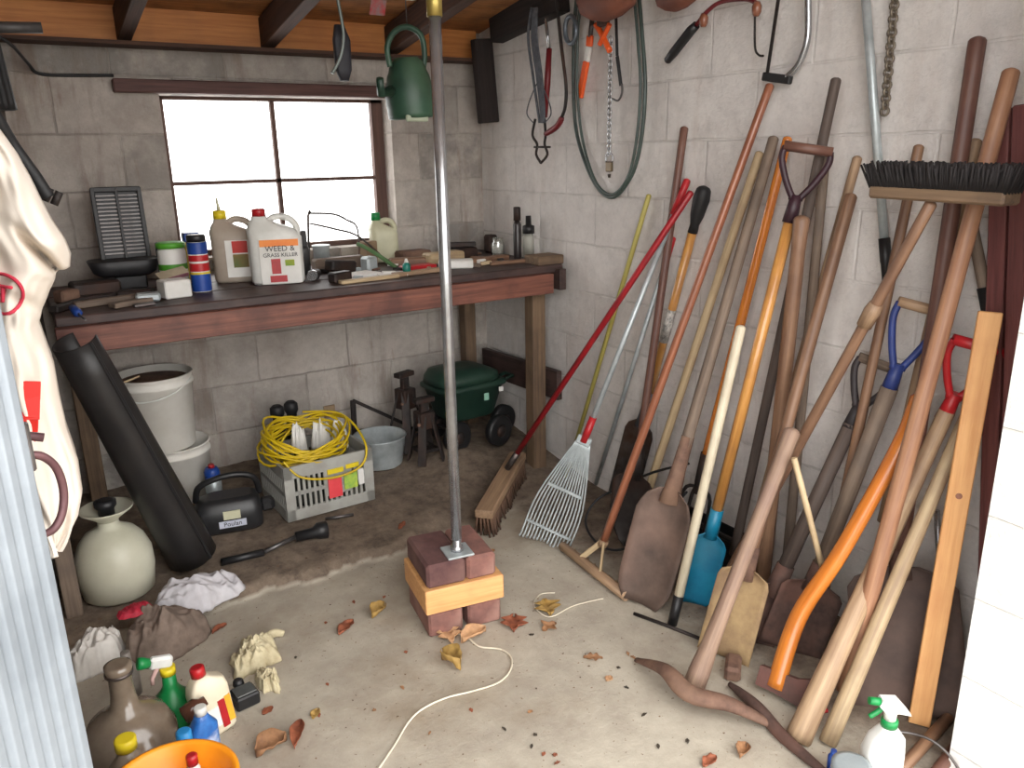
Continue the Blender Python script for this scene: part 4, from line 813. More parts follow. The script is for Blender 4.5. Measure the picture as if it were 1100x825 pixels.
t = thing('spray_can', 'grey and blue spray can on the floor beside the lower bucket', 'spray can', c); MB().lathe(c, [(0, .027), (.003, .029), (.09, .029), (.10, .022)]).build('body', M_galv, t); MB().lathe(c+Vector((0, 0, .1)), [(0, .027), (.03, .027), (.045, .02)]).build('cap', M_blue, t); MB().lathe(c+Vector((0, 0, .145)), [(0, .012), (.012, .01)]).build('nozzle', M_redp, t)

# garden sprayer tank
c = Vector((.105, 2.425, floor_z(.105, 2.425))); t = thing('garden_sprayer', 'translucent off-white pump sprayer tank with a funnel top beside the black pipe', 'sprayer', c)
M_tank = mat('milky_tank', (208, 206, 188), (186, 184, 164), .4, scale=5, c3=(168, 158, 136), c3amt=.4)
MB().lathe(c, [(0, .085), (.01, .098), (.08, .107), (.13, .105), (.17, .090), (.195, .07), (.21, .045), (.218, .03), (.235, .028)], n=36).build('tank', M_tank, t)
MB().lathe(c+Vector((0, 0, .235)), [(0, .028), (.008, .035), (.035, .072), (.04, .074), (.04, .069), (.012, .032), (.012, .004)], n=32, cap=(True, False)).build('funnel', M_tank, t)
MB().lathe(c+Vector((0, 0, .25)), [(0, .022), (.02, .022), (.03, .03), (.045, .03), (.05, .018)], n=20).build('pump_knob', M_blk, t)

# chainsaw
c = Vector((.482, 2.655, floor_z(.48, 2.655))); t = thing('chainsaw', 'black chainsaw with a top carry handle on the floor by the black pipe', 'chainsaw', c); rz0 = -.18; Rz = Matrix.Rotation(rz0, 3, 'Z')
M_saw = mat('saw_black', (44, 44, 46), (26, 26, 28), .4, scale=12)
MB().loft(c, [(0, 0, 0, .105, .06), (.01, 0, 0, .112, .068), (.07, 0, 0, .112, .068), (.105, .005, 0, .098, .058), (.118, .01, 0, .07, .04)], rz0, ex=5).build('housing', M_saw, t)
MB().lathe(c+Rz@Vector((-.125, -.05, .06)), [(0, .042), (.05, .042), (.055, .034), (.065, .034), (.066, .012)], axis=Rz@Vector((0, -1, 0)), n=24).build('starter_cover', M_saw, t)
MB().tube(bez([c+Rz@Vector(v) for v in ((-.10, .02, .1), (-.085, 0, .155), (-.03, -.01, .182), (.04, -.01, .188), (.095, 0, .165), (.11, .02, .1))], 6), .0105, 12).build('carry_handle', M_blk, t)
MB().box(c+Rz@Vector((.13, .0, .06)), (.05, .05, .045), Rz, .012).build('rear_grip', M_saw, t)
MB().box(c+Rz@Vector((-.16, .06, .04)), (.16, .008, .055), Rz, .003).build('guide_bar', M_dsteel, t)
MB().box(c+Rz@Vector((.01, -.0685, .068)), (.055, .003, .03), Rz).build('label_card', M_cream, t); MB().box(c+Rz@Vector((.01, -.0685, .036)), (.088, .003, .024), Rz).build('name_plate', mat('silver_print', (196, 200, 214), (176, 180, 196)), t)
text('name_text', 'Poulan', c+Rz@Vector((.01, -.0705, .036)), Rz@Vector((1, 0, 0)), (0, 0, 1), .022, M_ink, t)

# wand with a flared black head lying on the floor
pA = gnd(238, 608); pB = gnd(284, 597); pC = gnd(318, 583); pD = gnd(350, 577)
t = thing('flashlight', 'long torch-like rod with flared black head lying before the crate', 'torch', pC); u_ = Vector((0, 0, .022)); d_ = (pD-pC).normalized()
MB().tube([pA+u_*.6, pB+u_*.6], .012, 12).build('grip', M_blk, t); MB().tube([pB+u_*.6, pC+u_], .0075, 12).build('tube', M_steel, t)
MB().tube([pC+u_*.95, pC+u_*1.1+d_*.06, pC+u_*1.3+d_*.075, pC+u_*1.3+d_*.105, pC+u_*1.3+d_*.108], [.017, .019, .028, .030, .024], 18).build('head', M_blk, t)
a = gnd(345, 572)+Vector((.04, .07, .012)); b = gnd(380, 556)+Vector((0, 0, .012)); MB().tube([a, b], .006, 8).build('rod', M_steel, label='short pale rod on the floor against the crate front', cat='rod')

# plastic crate with cord
cz = floor_z(.8, 2.7); cr = thing('crate', 'grey plastic crate holding the yellow cord in front of the back wall', 'crate', (.815, 2.70, cz)); cx, cy, cw, cdp, chh = .815, 2.70, .33, .28, .20
M_cr = mat('crate_grey', (168, 168, 162), (146, 144, 138), .55, scale=12)
Rc = Matrix.Rotation(.04, 3, 'Z'); cc = Vector((cx, cy, cz))
def cb(mb, x, y, z, sx_, sy_, sz_): mb.box(cc+Rc@Vector((x, y, z)), (sx_, sy_, sz_), Rc)
m_ = MB(); cb(m_, 0, 0, .006, cw, cdp, .012); m_.build('base', M_cr, cr)
for nm, ex_ in (('front', -1), ('back', 1)):
    m_ = MB(); y = ex_*(cdp/2-.004)
    cb(m_, 0, y, .178, cw, .01, .045); cb(m_, 0, y, .02, cw, .01, .04); cb(m_, 0, y, .098, cw, .008, .014)
    for k in range(17): cb(m_, -cw/2+.012+k*(cw-.024)/16, y, .1, .009, .008, .15)
    for sx_ in (-1, 1): cb(m_, sx_*(cw/2-.015), y, .1, .03, .01, .2)
    cb(m_, .03, y, .12, .09, .008, .12) if ex_ < 0 else None
    m_.build('side', M_cr, cr)
for ex_ in (-1, 1):
    m_ = MB(); x = ex_*(cw/2-.004); cb(m_, x, 0, .178, .01, cdp-.02, .045); cb(m_, x, 0, .02, .01, cdp-.02, .04); cb(m_, x, 0, .098, .008, cdp-.02, .014)
    for k in range(13): cb(m_, x, -cdp/2+.02+k*(cdp-.04)/12, .1, .008, .009, .15)
    m_.build('side', M_cr, cr)
for x, z, w_, h_, m__ in ((.015, .088, .05, .075, mat('print_coral', (236, 84, 88), (220, 60, 70))), (.075, .10, .05, .06, mat('print_lime', (188, 204, 70), (120, 170, 80), scale=40)), (.115, .105, .022, .06, M_paper), (.02, .15, .06, .018, M_yel), (.085, .155, .05, .016, M_yel)):
    m_ = MB(); cb(m_, x, -cdp/2-.0025, z, w_, .004, h_); m_.build('label_print', m__, cr)
yc = thing('power_cable', 'tangled coil of bright yellow cord heaped on the grey crate', 'cord', (cx, cy, cz+.2)); pts = []
random.seed(11)
for k in range(15*14):
    a_ = k*2*math.pi/14; n_t = k/14; rr_ = .125+.045*noise.noise(Vector((n_t*.8, 1, 2))); tl = .30*math.sin(n_t*1.7)
    pts.append(Vector((cx-.035+.03*noise.noise(Vector((n_t*.9, 5, 0)))+rr_*1.12*math.cos(a_), cy-.01+.02*noise.noise(Vector((n_t, 9, 0)))+rr_*.92*math.sin(a_), cz+.235+.03*noise.noise(Vector((n_t*1.3, 0, 7)))+tl*.16*math.cos(a_)+.028*math.sin(a_)+.01*math.sin(k*1.3)+(n_t/15)*.02)))
MB().tube(bez(pts, 2), .0042, 6).build('coil', mat('cord_yellow', (222, 192, 30), (188, 158, 20), .45), yc)
pts = [Vector((cx-.15, cy-.13, cz+.22)), Vector((cx-.10, cy-.16, cz+.16)), Vector((cx+.02, cy-.165, cz+.135)), Vector((cx+.12, cy-.163, cz+.16)), Vector((cx+.15, cy-.12, cz+.23)), Vector((cx+.12, cy+.02, cz+.30)), Vector((cx, cy+.1, cz+.31))]
MB().tube(bez(pts, 8), .0042, 6).build('loose_loop', MC['cord_yellow'], yc)
def ridge(p): return 1-abs(noise.noise(p))*2.2
def blob(name, label, cat, c, rx, ry, h, m, seed=0, rot=0, amp=.35, n=96, group=None, rough_=1.0):
    c = Vector(c); R = Matrix.Rotation(rot, 3, 'Z'); ni = 36; V = []; Fc = []; fr = .55/max(rx, ry)*rough_*2.2
    for i in range(ni+1):
        r_ = i/ni
        for k in range(n):
            a_ = 2*math.pi*k/n; ca, sa = math.cos(a_), math.sin(a_)
            o_ = 1+amp*.55*noise.noise(Vector((ca*1.3, sa*1.3, seed)))+amp*.22*noise.noise(Vector((ca*5, sa*5, seed+2)))
            l = Vector((ca*rx*r_*o_, sa*ry*r_*o_, 0)); wob = Vector((noise.noise(Vector((l.x*fr*.6, l.y*fr*.6, seed+7))), noise.noise(Vector((l.x*fr*.6, l.y*fr*.6, seed+9))), 0))*.6
            q = Vector((l.x*fr, l.y*fr*.75, seed))+wob
            z = h*(1-r_**3.2)*(.72+.5*amp*noise.noise(Vector((l.x*fr*.5, l.y*fr*.5, seed+5))))
            ed = min(1, (1-r_)*6); z += h*(.26*ridge(q)*ridge(q)+.16*ridge(q*2.3)+.07*ridge(q*5))*ed*(.6+amp)
            V.append(c+R@(l+Vector((0, 0, max(z, .001) if i < ni else 0))))
    for i in range(ni):
        for k in range(n): Fc.append([i*n+k, i*n+(k+1) % n, (i+1)*n+(k+1) % n, (i+1)*n+k])
    Fc.append([ni*n+k for k in range(n)][::-1])
    return MB().add(V, Fc, None, True).build(name, m, label=label, cat=cat, group=group)
for i, (dx, dy, r_, s_) in enumerate(((.05, .06, .05, 1), (.10, -.0, .038, 2), (-.04, .05, .035, 3))):
    blob('paper_wad', ('crumpled white paper under the yellow cord, nearest the wall', 'crumpled white paper at the right end of the crate', 'small crumpled white paper in the middle of the cord coil')[i], 'paper', (cx+dx, cy+dy, cz+.178), r_*.85, r_*.7, .10, M_paper, s_)
blob('cloth_heap', 'dark greenish heap of gloves filling the grey crate', 'gloves', (cx, cy, cz+.014), .125, .10, .13, mat('dark_heap', (66, 68, 62), (40, 40, 40), .9, scale=16), 21)
for i, (x, y) in enumerate(((.755, 2.93), (.815, 2.95))):
    z = floor_z(x, y); MB().lathe((x, y, z), [(0, .03), (.2, .026), (.22, .018), (.245, .02), (.26, .027), (.285, .026), (.295, .015)], n=16).build('rubber_post', M_dgrip, label=('black knobbed upright behind the crate, left of the two', 'black knobbed upright behind the crate, right of the two')[i], cat='post')
MB().beam((1.005, 3.142, .24), (1.055, 3.142, .24), .055, .006, (0, 0, 1)).build('card', mat('kraft_card', (156, 132, 104)), label='small brown card low on the back wall above the cord', cat='card')

# galvanised tub
c = Vector((1.135, 2.86, floor_z(1.135, 2.86))); MB().lathe(c, [(0, .085), (.004, .087), (.115, .104), (.12, .109), (.124, .107), (.122, .102), (.008, .083), (.008, .003)], n=40, cap=(True, False)).build('tub', M_galv, label='round shallow galvanised tub beside the grey crate', cat='tub')
# bracket frame
t = thing('bracket', 'black triangular iron frame standing behind the galvanised tub', 'bracket', (1.11, 3.08, floor_z(1.11, 3.08)))
p0 = Vector((1.11, 3.08, floor_z(1.11, 3.08)-.0)); p1 = at(379, 430, 'Y', 3.08); p2 = at(441, 458, 'Y', 3.06)
MB().beam(p0, p1, .022, .014, (1, 0, 0)).build('upright', M_dsteel, t); MB().beam(p1, p2, .014, .01, (0, 0, 1)).build('brace', M_dsteel, t); MB().beam(at(380, 463, 'Y', 3.07), at(441, 461, 'Y', 3.055), .014, .012, (0, 0, 1)).build('bar', M_dsteel, t)
def jack(label, x, y, h, rz0, s=1):
    z = floor_z(x, y); t = thing('jack_stand', label, 'jack stand', (x, y, z)); R = Matrix.Rotation(rz0, 3, 'Z'); c = Vector((x, y, z))
    for k in range(4):
        a_ = k*math.pi/2+.78; f_ = c+R@Vector((math.cos(a_)*.092*s, math.sin(a_)*.092*s, .004)); g_ = c+R@Vector((math.cos(a_)*.028, math.sin(a_)*.028, h*.76)); MB().beam(f_, g_, .034, .008, (R@Vector((-math.sin(a_), math.cos(a_), 0)))).build('leg', M_dsteel, t)
    for k in range(4):
        a_ = k*math.pi/2+.78; b_ = a_+math.pi/2; e_ = .07*s; MB().beam(c+R@Vector((math.cos(a_)*e_, math.sin(a_)*e_, h*.2)), c+R@Vector((math.cos(b_)*e_, math.sin(b_)*e_, h*.2)), .014, .005, (0, 0, 1)).build('cross_bar', M_dsteel, t)
    MB().box(c+Vector((0, 0, h*.66)), (.066, .066, h*.26), R, .004).build('collar', M_dsteel, t); MB().box(c+Vector((0, 0, h*.75)), (.036, .022, h*.45), R, .002).build('ratchet_post', M_dsteel, t)
    MB().box(c+Vector((0, 0, h-.01)), (.085, .04, .02), R, .003).build('saddle', M_dsteel, t); MB().box(c+R@Vector((-.03, -.02, h*.62)), (.03, .012, .012), R, .003).build('pawl_lever', M_rust, t)
jack('taller dark jack stand left of the green cart', 1.29, 2.93, .335, .35); jack('shorter dark jack stand close against the green cart', 1.285, 2.745, .27, .1, .8)

# green wheeled cart
c = Vector((1.535, 2.87, floor_z(1.535, 2.87))); t = thing('garden_cart', 'dark green plastic garden cart with black wheels under the bench end', 'cart', c)
MB().loft(c, [(.11, 0, 0, .10, .07), (.12, 0, 0, .115, .08), (.24, .0, 0, .15, .105), (.25, 0, 0, .165, .12), (.262, 0, 0, .165, .12), (.27, 0, 0, .15, .105)], .08, ex=6).build('tub', M_dgreen, t)
MB().loft(c, [(.271, -.01, .0, .155, .11), (.30, -.01, .0, .15, .105), (.325, -.03, .01, .11, .08), (.33, -.03, .01, .06, .04)], .08, ex=4).build('lid', M_dgreen, t)
MB().box(c+Vector((.04, -.125, .215)), (.022, .004, .03)).build('sticker', mat('pale_green_print', (150, 190, 170), (120, 170, 150)), t); MB().box(c+Vector((.115, -.12, .235)), (.02, .004, .02)).build('sticker', M_paper, t)
for (x, y) in ((-.11, -.11), (.075, -.135), (.165, -.02), (-.09, .11)):
    w_ = MB().lathe(c+Vector((x, y, .066)), [(0, .03), (.0, .056), (.004, .066), (.032, .066), (.036, .056), (.036, .03)], axis=(.25, -1, 0), n=28).build('wheel', M_blk, t)
    q = c+Vector((x, y, .066))+Vector((.25, -1, 0)).normalized()*.036; MB().lathe(q, [(0, .028), (.006, .022), (.010, .008)], axis=(.25, -1, 0), n=14).build('hub', M_dsteel, t)
MB().tube([c+Vector((-.11, -.09, .066)), c+Vector((-.09, .12, .066))], .007, 8).build('axle', M_dsteel, t); MB().tube([c+Vector((.08, -.12, .066)), c+Vector((.16, -.01, .066))], .007, 8).build('axle', M_dsteel, t)
MB().tube([c+Vector((.15, 0, .25)), c+Vector((.2, -.02, .27)), c+Vector((.2, -.08, .27)), c+Vector((.15, -.06, .25))], .008, 8).build('handle', M_dgreen, t)

# ================================================================== NEAR LEFT HEAP
M_rag = mat('white_rag', (206, 204, 208), (176, 172, 176), .9, scale=14, bump=.3); M_drag = mat('dirty_brown_bag', (142, 124, 112), (104, 90, 80), .9, scale=20, bump=.4, c3=(84, 72, 64), c3amt=.5)
M_bag = mat('white_bag', (226, 222, 216), (200, 194, 186), .5, scale=14)
blob('rag', 'large greyish-white rag spread behind the dirty brown bag', 'rag', gnd(212, 645), .125, .09, .07, M_rag, 4, .2, .5)
bb = blob('sack', 'dirty brown crumpled sack with a patch of red print', 'sack', gnd(178, 694), .115, .088, .115, M_drag, 9, .3, .35)
q = at(145, 662, 'Z', .085); blob('cloth_scrap', 'bright red scrap of netting lying on the brown sack', 'scrap', (q.x, q.y-.01, .105), .045, .03, .02, mat('red_net', (190, 36, 60), (140, 26, 44), .7, scale=60), 12, .2)
blob('plastic_bag', 'crumpled white plastic bag beside the metal door edge', 'bag', gnd(106, 712), .075, .06, .08, M_bag, 14, .5, .6)
M_crum = mat('crumpled_tan_paper', (206, 196, 164), (168, 154, 122), .9, scale=26)
blob('paper_wad', 'crumpled cream paper with a torn arm behind the black case', 'paper', gnd(272, 710), .07, .06, .05, M_crum, 31, .4, .9, rough_=1.6)
blob('paper_wad', 'small crumpled cream paper lump right of the black case', 'paper', gnd(288, 735), .026, .045, .035, M_crum, 33, .2, .9, rough_=1.6)
q0 = gnd(285, 690); q1 = gnd(305, 684); MB().tube(bez([q0+Vector((0, 0, .012)), (q0+q1)/2+Vector((0, 0, .02)), q1+Vector((0, 0, .01))], 4), [.01, .012, .013, .014, .014, .013, .011, .010, .009], 8, flat=.5).build('paper_twist', M_crum, label='twisted strip of cream paper pointing to the brick pier', cat='paper')
# black case
c = gnd(266, 760); t = thing('small_case', 'small black rectangular case with a clear lid beside the white jug', 'case', c); Rk = Matrix.Rotation(.15, 3, 'Z')
MB().box(c+Vector((0, .02, .018)), (.058, .055, .034), Rk, .004).build('body', M_blk, t); MB().box(c+Vector((0, .02, .037)), (.048, .042, .004), Rk, .001).build('lid_window', mat('smoke_window', (96, 98, 96), (70, 72, 72), .15), t); MB().lathe(c+Vector((-.005, .052, .035)), [(0, .014), (.012, .012), (.016, .006)], n=12).build('knob', M_blk, t)
# white jerry jug, red cap
c = gnd(238, 782); c.x -= .008; tp = Vector((-.10, .06, 1)).normalized(); t = thing('jug', 'flat white jug with red cap and a red-yellow label on the floor', 'jug', c)
MB().loft(c, [(0, 0, 0, .036, .022), (.008, 0, 0, .042, .026), (.11, 0, 0, .044, .027), (.13, 0, 0, .040, .024), (.145, -.008, 0, .022, .018), (.152, -.008, 0, .014, .014)], .25, axis=tp, ex=5).build('body', mat('ivory_plastic', (232, 222, 198), (214, 202, 176), .45), t)
MB().lathe(c+tp*.152+Vector((-.008, 0, 0)), [(0, .0165), (.02, .0165), (.023, .012)], axis=tp, n=18).build('cap', M_redp, t, plabel='red cap')
Rj = Vector((0, 0, 1)).rotation_difference(tp).to_matrix() @ Matrix.Rotation(.25, 3, 'Z')
MB().box(c+Rj@Vector((.014, -.027, .05)), (.016, .004, .07), Rj).build('label_print', M_redp, t); MB().box(c+Rj@Vector((.030, -.0265, .055)), (.014, .004, .066), Rj).build('label_print', mat('label_amber', (242, 176, 44), (228, 150, 34)), t); MB().box(c+Rj@Vector((-.008, -.027, .05)), (.026, .004, .05), Rj).build('label_card', M_paper, t)
# green spray bottle
c = gnd(190, 780); t = thing('spray_bottle', 'bright green plastic bottle with white and green trigger among the left heap', 'spray bottle', c)
MB().lathe(c, [(0, .034), (.01, .038), (.04, .042), (.065, .046), (.08, .042), (.10, .024), (.115, .016), (.145, .0145)], n=28).build('bottle', M_green, t)
MB().lathe(c+Vector((0, 0, .145)), [(0, .017), (.018, .017)], n=18).build('collar', M_yel, t); MB().box(c+Vector((-.012, 0, .18)), (.05, .02, .03), Matrix.Rotation(.2, 3, 'Y'), .006).build('spray_head', M_white, t)
MB().lathe(c+Vector((-.034, 0, .186)), [(0, .010), (.018, .014), (.026, .014), (.028, .008)], axis=(-1, -.1, .35), n=16).build('nozzle', M_green, t, plabel='green nozzle'); MB().tube([c+Vector((-.02, -.004, .172)), c+Vector((-.035, -.008, .15)), c+Vector((-.035, -.008, .135))], .005, 8).build('trigger', mat('pinkish_plastic', (214, 176, 168)), t)
# glass demijohn
c = Vector((-.01, 1.585, .0)); q = at(138, 792, 'Z', .09); c = Vector((q.x+.004, q.y, 0)); t = thing('demijohn', 'big round dusty glass bottle with a long neck at the lower left', 'bottle', c)
Mgl = mat('dusty_brown_glass', (134, 120, 104), (98, 84, 72), .18, scale=7, c3=(160, 150, 138), c3amt=.4, spec=.8)
MB().lathe(c, [(0, .07), (.01, .084), (.06, .096), (.10, .094), (.135, .078), (.155, .05), (.17, .028), (.20, .024), (.25, .022), (.255, .027), (.27, .027), (.272, .02)], n=36).build('glass', Mgl, t)
MB().lathe(c+Vector((0, 0, .245)), [(0, .0235), (.004, .0285), (.01, .0285)], n=20).build('lip_ring', M_steel, t)
# dark bottle beyond, small jar
c = gnd(142, 745); c.x += .0; MB().lathe(c, [(0, .024), (.07, .025), (.09, .012), (.12, .011)], n=20).build('bottle', mat('dull_grey_bottle', (150, 142, 134), (100, 94, 90), .3), label='small dull grey bottle behind the round glass bottle', cat='bottle')
# yellow cap bottle
p = at(135, 799, 'Z', .20); c = Vector((p.x, p.y-.0, 0)); t = thing('bottle', 'squat bottle with a bright yellow cap in front of the glass bottle', 'bottle', c)
MB().lathe(c, [(0, .034), (.01, .037), (.15, .037), (.175, .02), (.19, .015)], n=24).build('body', mat('dusty_clear_plastic', (150, 136, 120), (120, 106, 92), .3), t); MB().lathe(c+Vector((0, 0, .19)), [(0, .020), (.022, .020), (.024, .016)], n=22).build('cap', M_yel, t, plabel='yellow cap')
# blue labelled bottle, brown bottle, blue cap, red cap
p = at(217, 775, 'Z', .13); c = Vector((p.x, p.y, 0)); t = thing('bottle', 'blue and white labelled bottle behind the orange bucket', 'bottle', c)
MB().loft(c, [(0, 0, 0, .030, .020), (.12, 0, 0, .030, .020), (.14, 0, 0, .016, .014), (.15, 0, 0, .012, .012)], .3, ex=3).build('body', mat('label_blue', (48, 116, 190), (30, 84, 160), .4, scale=50, c3=(226, 232, 240), c3amt=.9), t)
MB().lathe(c+Vector((0, 0, .15)), [(0, .013), (.016, .013), (.018, .01)], n=16).build('cap', M_white, t)
p = at(205, 765, 'Z', .10); q0 = at(188, 772, 'Z', .10)+Vector((0, .05, 0)); q1 = at(226, 752, 'Z', .10)+Vector((0, .05, 0)); q0.z = q1.z = .175
p = at(201, 790, 'Z', .14); c = Vector((p.x-.006, p.y, 0)); t = thing('bottle', 'slim bottle with bright blue cap behind the orange bucket', 'bottle', c); MB().lathe(c, [(0, .018), (.10, .018), (.112, .011)], n=18).build('body', M_white, t); MB().lathe(c+Vector((0, 0, .112)), [(0, .0165), (.04, .0155), (.043, .011)], n=18).build('cap', mat('sky_blue_plastic', (52, 150, 214), (40, 130, 196), .4), t, plabel='bright blue cap')
q0 = gnd(200, 800)+Vector((.0, .055, .02)); q1 = gnd(232, 770)+Vector((-.03, .075, .03)); t = thing('bottle', 'brown glass bottle leaning behind the blue-labelled bottle', 'bottle', q0)
t0 = at(196, 770, 'Z', .10); t1 = at(221, 752, 'Z', .115); MB().tube([t0, t0.lerp(t1, .05), t0.lerp(t1, .6), t0.lerp(t1, .8), t1], [.012, .020, .021, .012, .011], 16).build('glass', mat('brown_glass', (96, 62, 48), (58, 36, 30), .15), t)
# orange bucket with small things
rc = at(183, 845, 'Z', .22); c = Vector((rc.x, rc.y, 0)); t = thing('bucket', 'bright orange plastic bucket cut off by the bottom of the photo', 'bucket', c); M_or = mat('orange_plastic', (250, 158, 34), (238, 140, 24), .4)
MB().lathe(c, [(0, .085), (.003, .088), (.212, .108), (.214, .116), (.222, .117), (.224, .111), (.218, .105), (.01, .084), (.01, .003)], n=44, cap=(True, False)).build('body', M_or, t)
p = at(212, 806, 'Z', .22); v_ = Vector((p.x-rc.x, p.y-rc.y, 0)); c = Vector((rc.x, rc.y, .012))+v_*min(1, .07/v_.length); t = thing('bottle', 'small white bottle with a red cap by the orange bucket rim', 'bottle', c); MB().lathe(c, [(0, .012), (.185, .0125), (.195, .008)], n=14).build('body', M_white, t); MB().lathe(c+Vector((0, 0, .195)), [(0, .0105), (.018, .0105), (.021, .007)], n=14).build('cap', M_redp, t)

# ================================================================== NEAR RIGHT THINGS
p = at(952, 777, 'Z', .165); c = Vector((p.x, p.y, 0)); t = thing('spray_bottle', 'white spray bottle with green and white trigger head at the lower right', 'spray bottle', c)
vx = Vector((-.85, .527, 0)); vy = Vector((.527, .85, 0)); Rs = Matrix((-vx, vy, Vector((0, 0, 1)))).transposed(); az = math.atan2(-vx.y, -vx.x)
MB().loft(c, [(0, 0, 0, .036, .024), (.006, 0, 0, .040, .027), (.10, 0, 0, .040, .027), (.135, 0.004, 0, .034, .022), (.155, .006, 0, .018, .016), (.162, .006, 0, .013, .013)], az, ex=3.4).build('bottle', M_white, t)
n0 = c+Rs@Vector((.006, 0, .160)); MB().lathe(n0, [(0, .0165), (.014, .0165), (.016, .013)], n=18).build('collar', M_green, t, plabel='green collar'); MB().lathe(n0+Vector((0, 0, .016)), [(0, .012), (.022, .012)], n=14).build('neck', M_white, t)
MB().prism([n0+Rs@Vector(v) for v in ((-.028, 0, .052), (-.022, 0, .066), (.010, 0, .064), (.034, 0, .036), (.038, 0, .028), (.014, 0, .034), (.006, 0, .034), (-.012, 0, .034))], Rs@Vector((0, 1, 0)), .02).build('spray_head', M_white, t)
MB().tube([n0+Rs@Vector((-.022, 0, .056)), n0+Rs@Vector((-.046, 0, .060))], [.0085, .0075], 12).build('nozzle', M_green, t, plabel='green nozzle'); MB().tube(bez([n0+Rs@Vector(v) for v in ((-.014, 0, .05), (-.024, 0, .036), (-.042, 0, .022))], 4), .0055, 10).build('trigger', M_green, t, plabel='green trigger')
p = at(917, 814, 'Z', .10); c = Vector((p.x-.022, p.y-.012, 0)); t = thing('jar', 'grey-lidded clear jar standing before the white spray bottle', 'jar', c); MB().lathe(c, [(0, .036), (.01, .04), (.085, .04), (.09, .036)], n=26).build('glass', glassmat('jar_glass'), t); MB().lathe(c+Vector((0, 0, .09)), [(0, .039), (.012, .039), (.014, .03)], n=26).build('lid', mat('grey_blue_lid', (150, 158, 160), (120, 128, 132), .4), t); MB().lathe(c+Vector((0, 0, .002)), [(0, .034), (.05, .034)], n=20).build('contents', mat('pale_blue_stuff', (150, 180, 200), (110, 140, 160)), t)
p = at(899, 806, 'Z', .055); c = Vector((p.x-.01, p.y, 0)); MB().lathe(c, [(0, .011), (.045, .011), (.05, .007), (.06, .006)], n=14).build('marker', M_blue, label='small blue tube standing left of the grey-lidded jar', cat='tube')
c = gnd(880, 768); t = thing('clamp', 'small clamp with red jaws and shiny screw between the two pale handles', 'clamp', c); MB().tube(bez([c+Vector((-.03, .0, .008)), c+Vector((-.01, .005, .009)), c+Vector((.02, -.005, .008))], 4), .006, 8).build('jaw', M_redp, t); MB().tube(bez([c+Vector((.0, .01, .012)), c+Vector((.01, .04, .03)), c+Vector((-.012, .07, .035))], 4), .006, 8).build('jaw', M_redp, t); MB().tube([c+Vector((.0, .0, .014)), c+Vector((.02, .02, .018))], .008, 8).build('screw', M_chrome, t)
MB().tube(bez([at(940, 790, 'Z', .10)+Vector((.02, .0, 0)), at(975, 787, 'Z', .10), at(1000, 795, 'Z', .08), at(1020, 812, 'Z', .05), at(1035, 835, 'Z', .01)], 6), .003, 8).build('bent_wire', M_steel, label='thin bent wire arching right of the white spray bottle', cat='wire')

# ================================================================== HANGING THINGS
# watering can
a = at(436, 62, 'Y', 2.42); b = at(438, 128, 'Y', 2.42); ax = (b-a).normalized(); L_ = (b-a).length; t = thing('watering_can', 'dark green plastic watering can hanging by its handle near the window top', 'watering can', b)
M_wc = mat('can_green', (52, 84, 66), (30, 54, 44), .45, scale=7, c3=(94, 118, 88), c3amt=.5)
pr = [(0, .036), (.004, .04)]
for k in range(13): h_ = .012+k/12*(L_-.016); pr += [(h_, .044+.034*math.sin(min(1, (h_/L_)*1.15)*math.pi*.62)+.0018*(k % 2))]
MB().lathe(a, pr+[(L_, .058)], axis=ax+Vector((.10, 0, 0)), n=32).build('body', M_wc, t)
MB().tube(bez([at(x, y, 'Y', 2.41) for x, y in ((419, 72), (416, 50), (424, 34), (438, 29), (452, 38), (456, 58), (454, 78))], 6), .009, 10).build('handle', M_wc, t)
MB().tube([a+ax*.10+Vector((-.06, -.02, 0)), at(409, 100, 'Y', 2.36), at(408, 84, 'Y', 2.34)], [.016, .013, .011], 10).build('spout', M_wc, t)
MB().box(at(448, 127, 'Y', 2.36), (.075, .012, .020), bev=.003).build('base_strip', mat('pale_green_strip', (176, 182, 160), (150, 158, 136)), t)
MB().tube([at(437, 28, 'Y', 2.42), Vector((at(437, 28, 'Y', 2.42).x, 2.42, rz(2.42)+.1))], .002, 6).build('hook', M_steel, t)
# hanging strip and dark pad
t = thing('scraper', 'curved grey metal strip hanging from the roof left of the watering can', 'tool', at(362, 78, 'Y', 2.3)); sp = bez([at(x, y, 'Y', 2.30) for x, y in ((360, -25), (363, 0), (367, 22), (369, 40), (366, 60), (357, 79))], 5)
MB().tube(sp, .0048, 8).build('strip', mat('grey_green_metal', (136, 144, 140), (100, 108, 104), .4, .4), t)
MB().loft(at(370, 87, 'Y', 2.34), [(0, 0, 0, .012, .01), (.03, 0, 0, .024, .012), (.11, 0, 0, .026, .012), (.15, -.004, 0, .014, .01)], ex=3).build('brush', mat('navy_black', (38, 38, 46), (26, 26, 32), .6), label='dark oval brush hanging behind the curved metal strip', cat='brush')
# light bulb
p = at(441, -5, 'Y', 2.0); t = thing('light_bulb', 'white round bulb just showing at the top by the steel pole', 'light bulb', p); MB().lathe(p+Vector((0, 0, -.012)), [(0, .004), (.002, .014), (.012, .024), (.03, .028), (.045, .022), (.058, .014)], n=20).build('bulb', mat('bulb_white', (238, 238, 226), (230, 230, 216), .3), t); MB().lathe(p+Vector((0, 0, .046)), [(0, .015), (.03, .015), (.035, .03), (.06, .03), (.22, .004)], n=16).build('socket', M_blk, t)
p = at(406, 8, 'Y', 2.72); MB().box(p, (.055, .004, .05), Matrix.Rotation(.5, 3, 'X')).build('paper_tag', mat('red_grey_print', (206, 60, 66), (150, 146, 146), .7, scale=40), label='small torn red and grey paper tag under the roof boards', cat='tag')
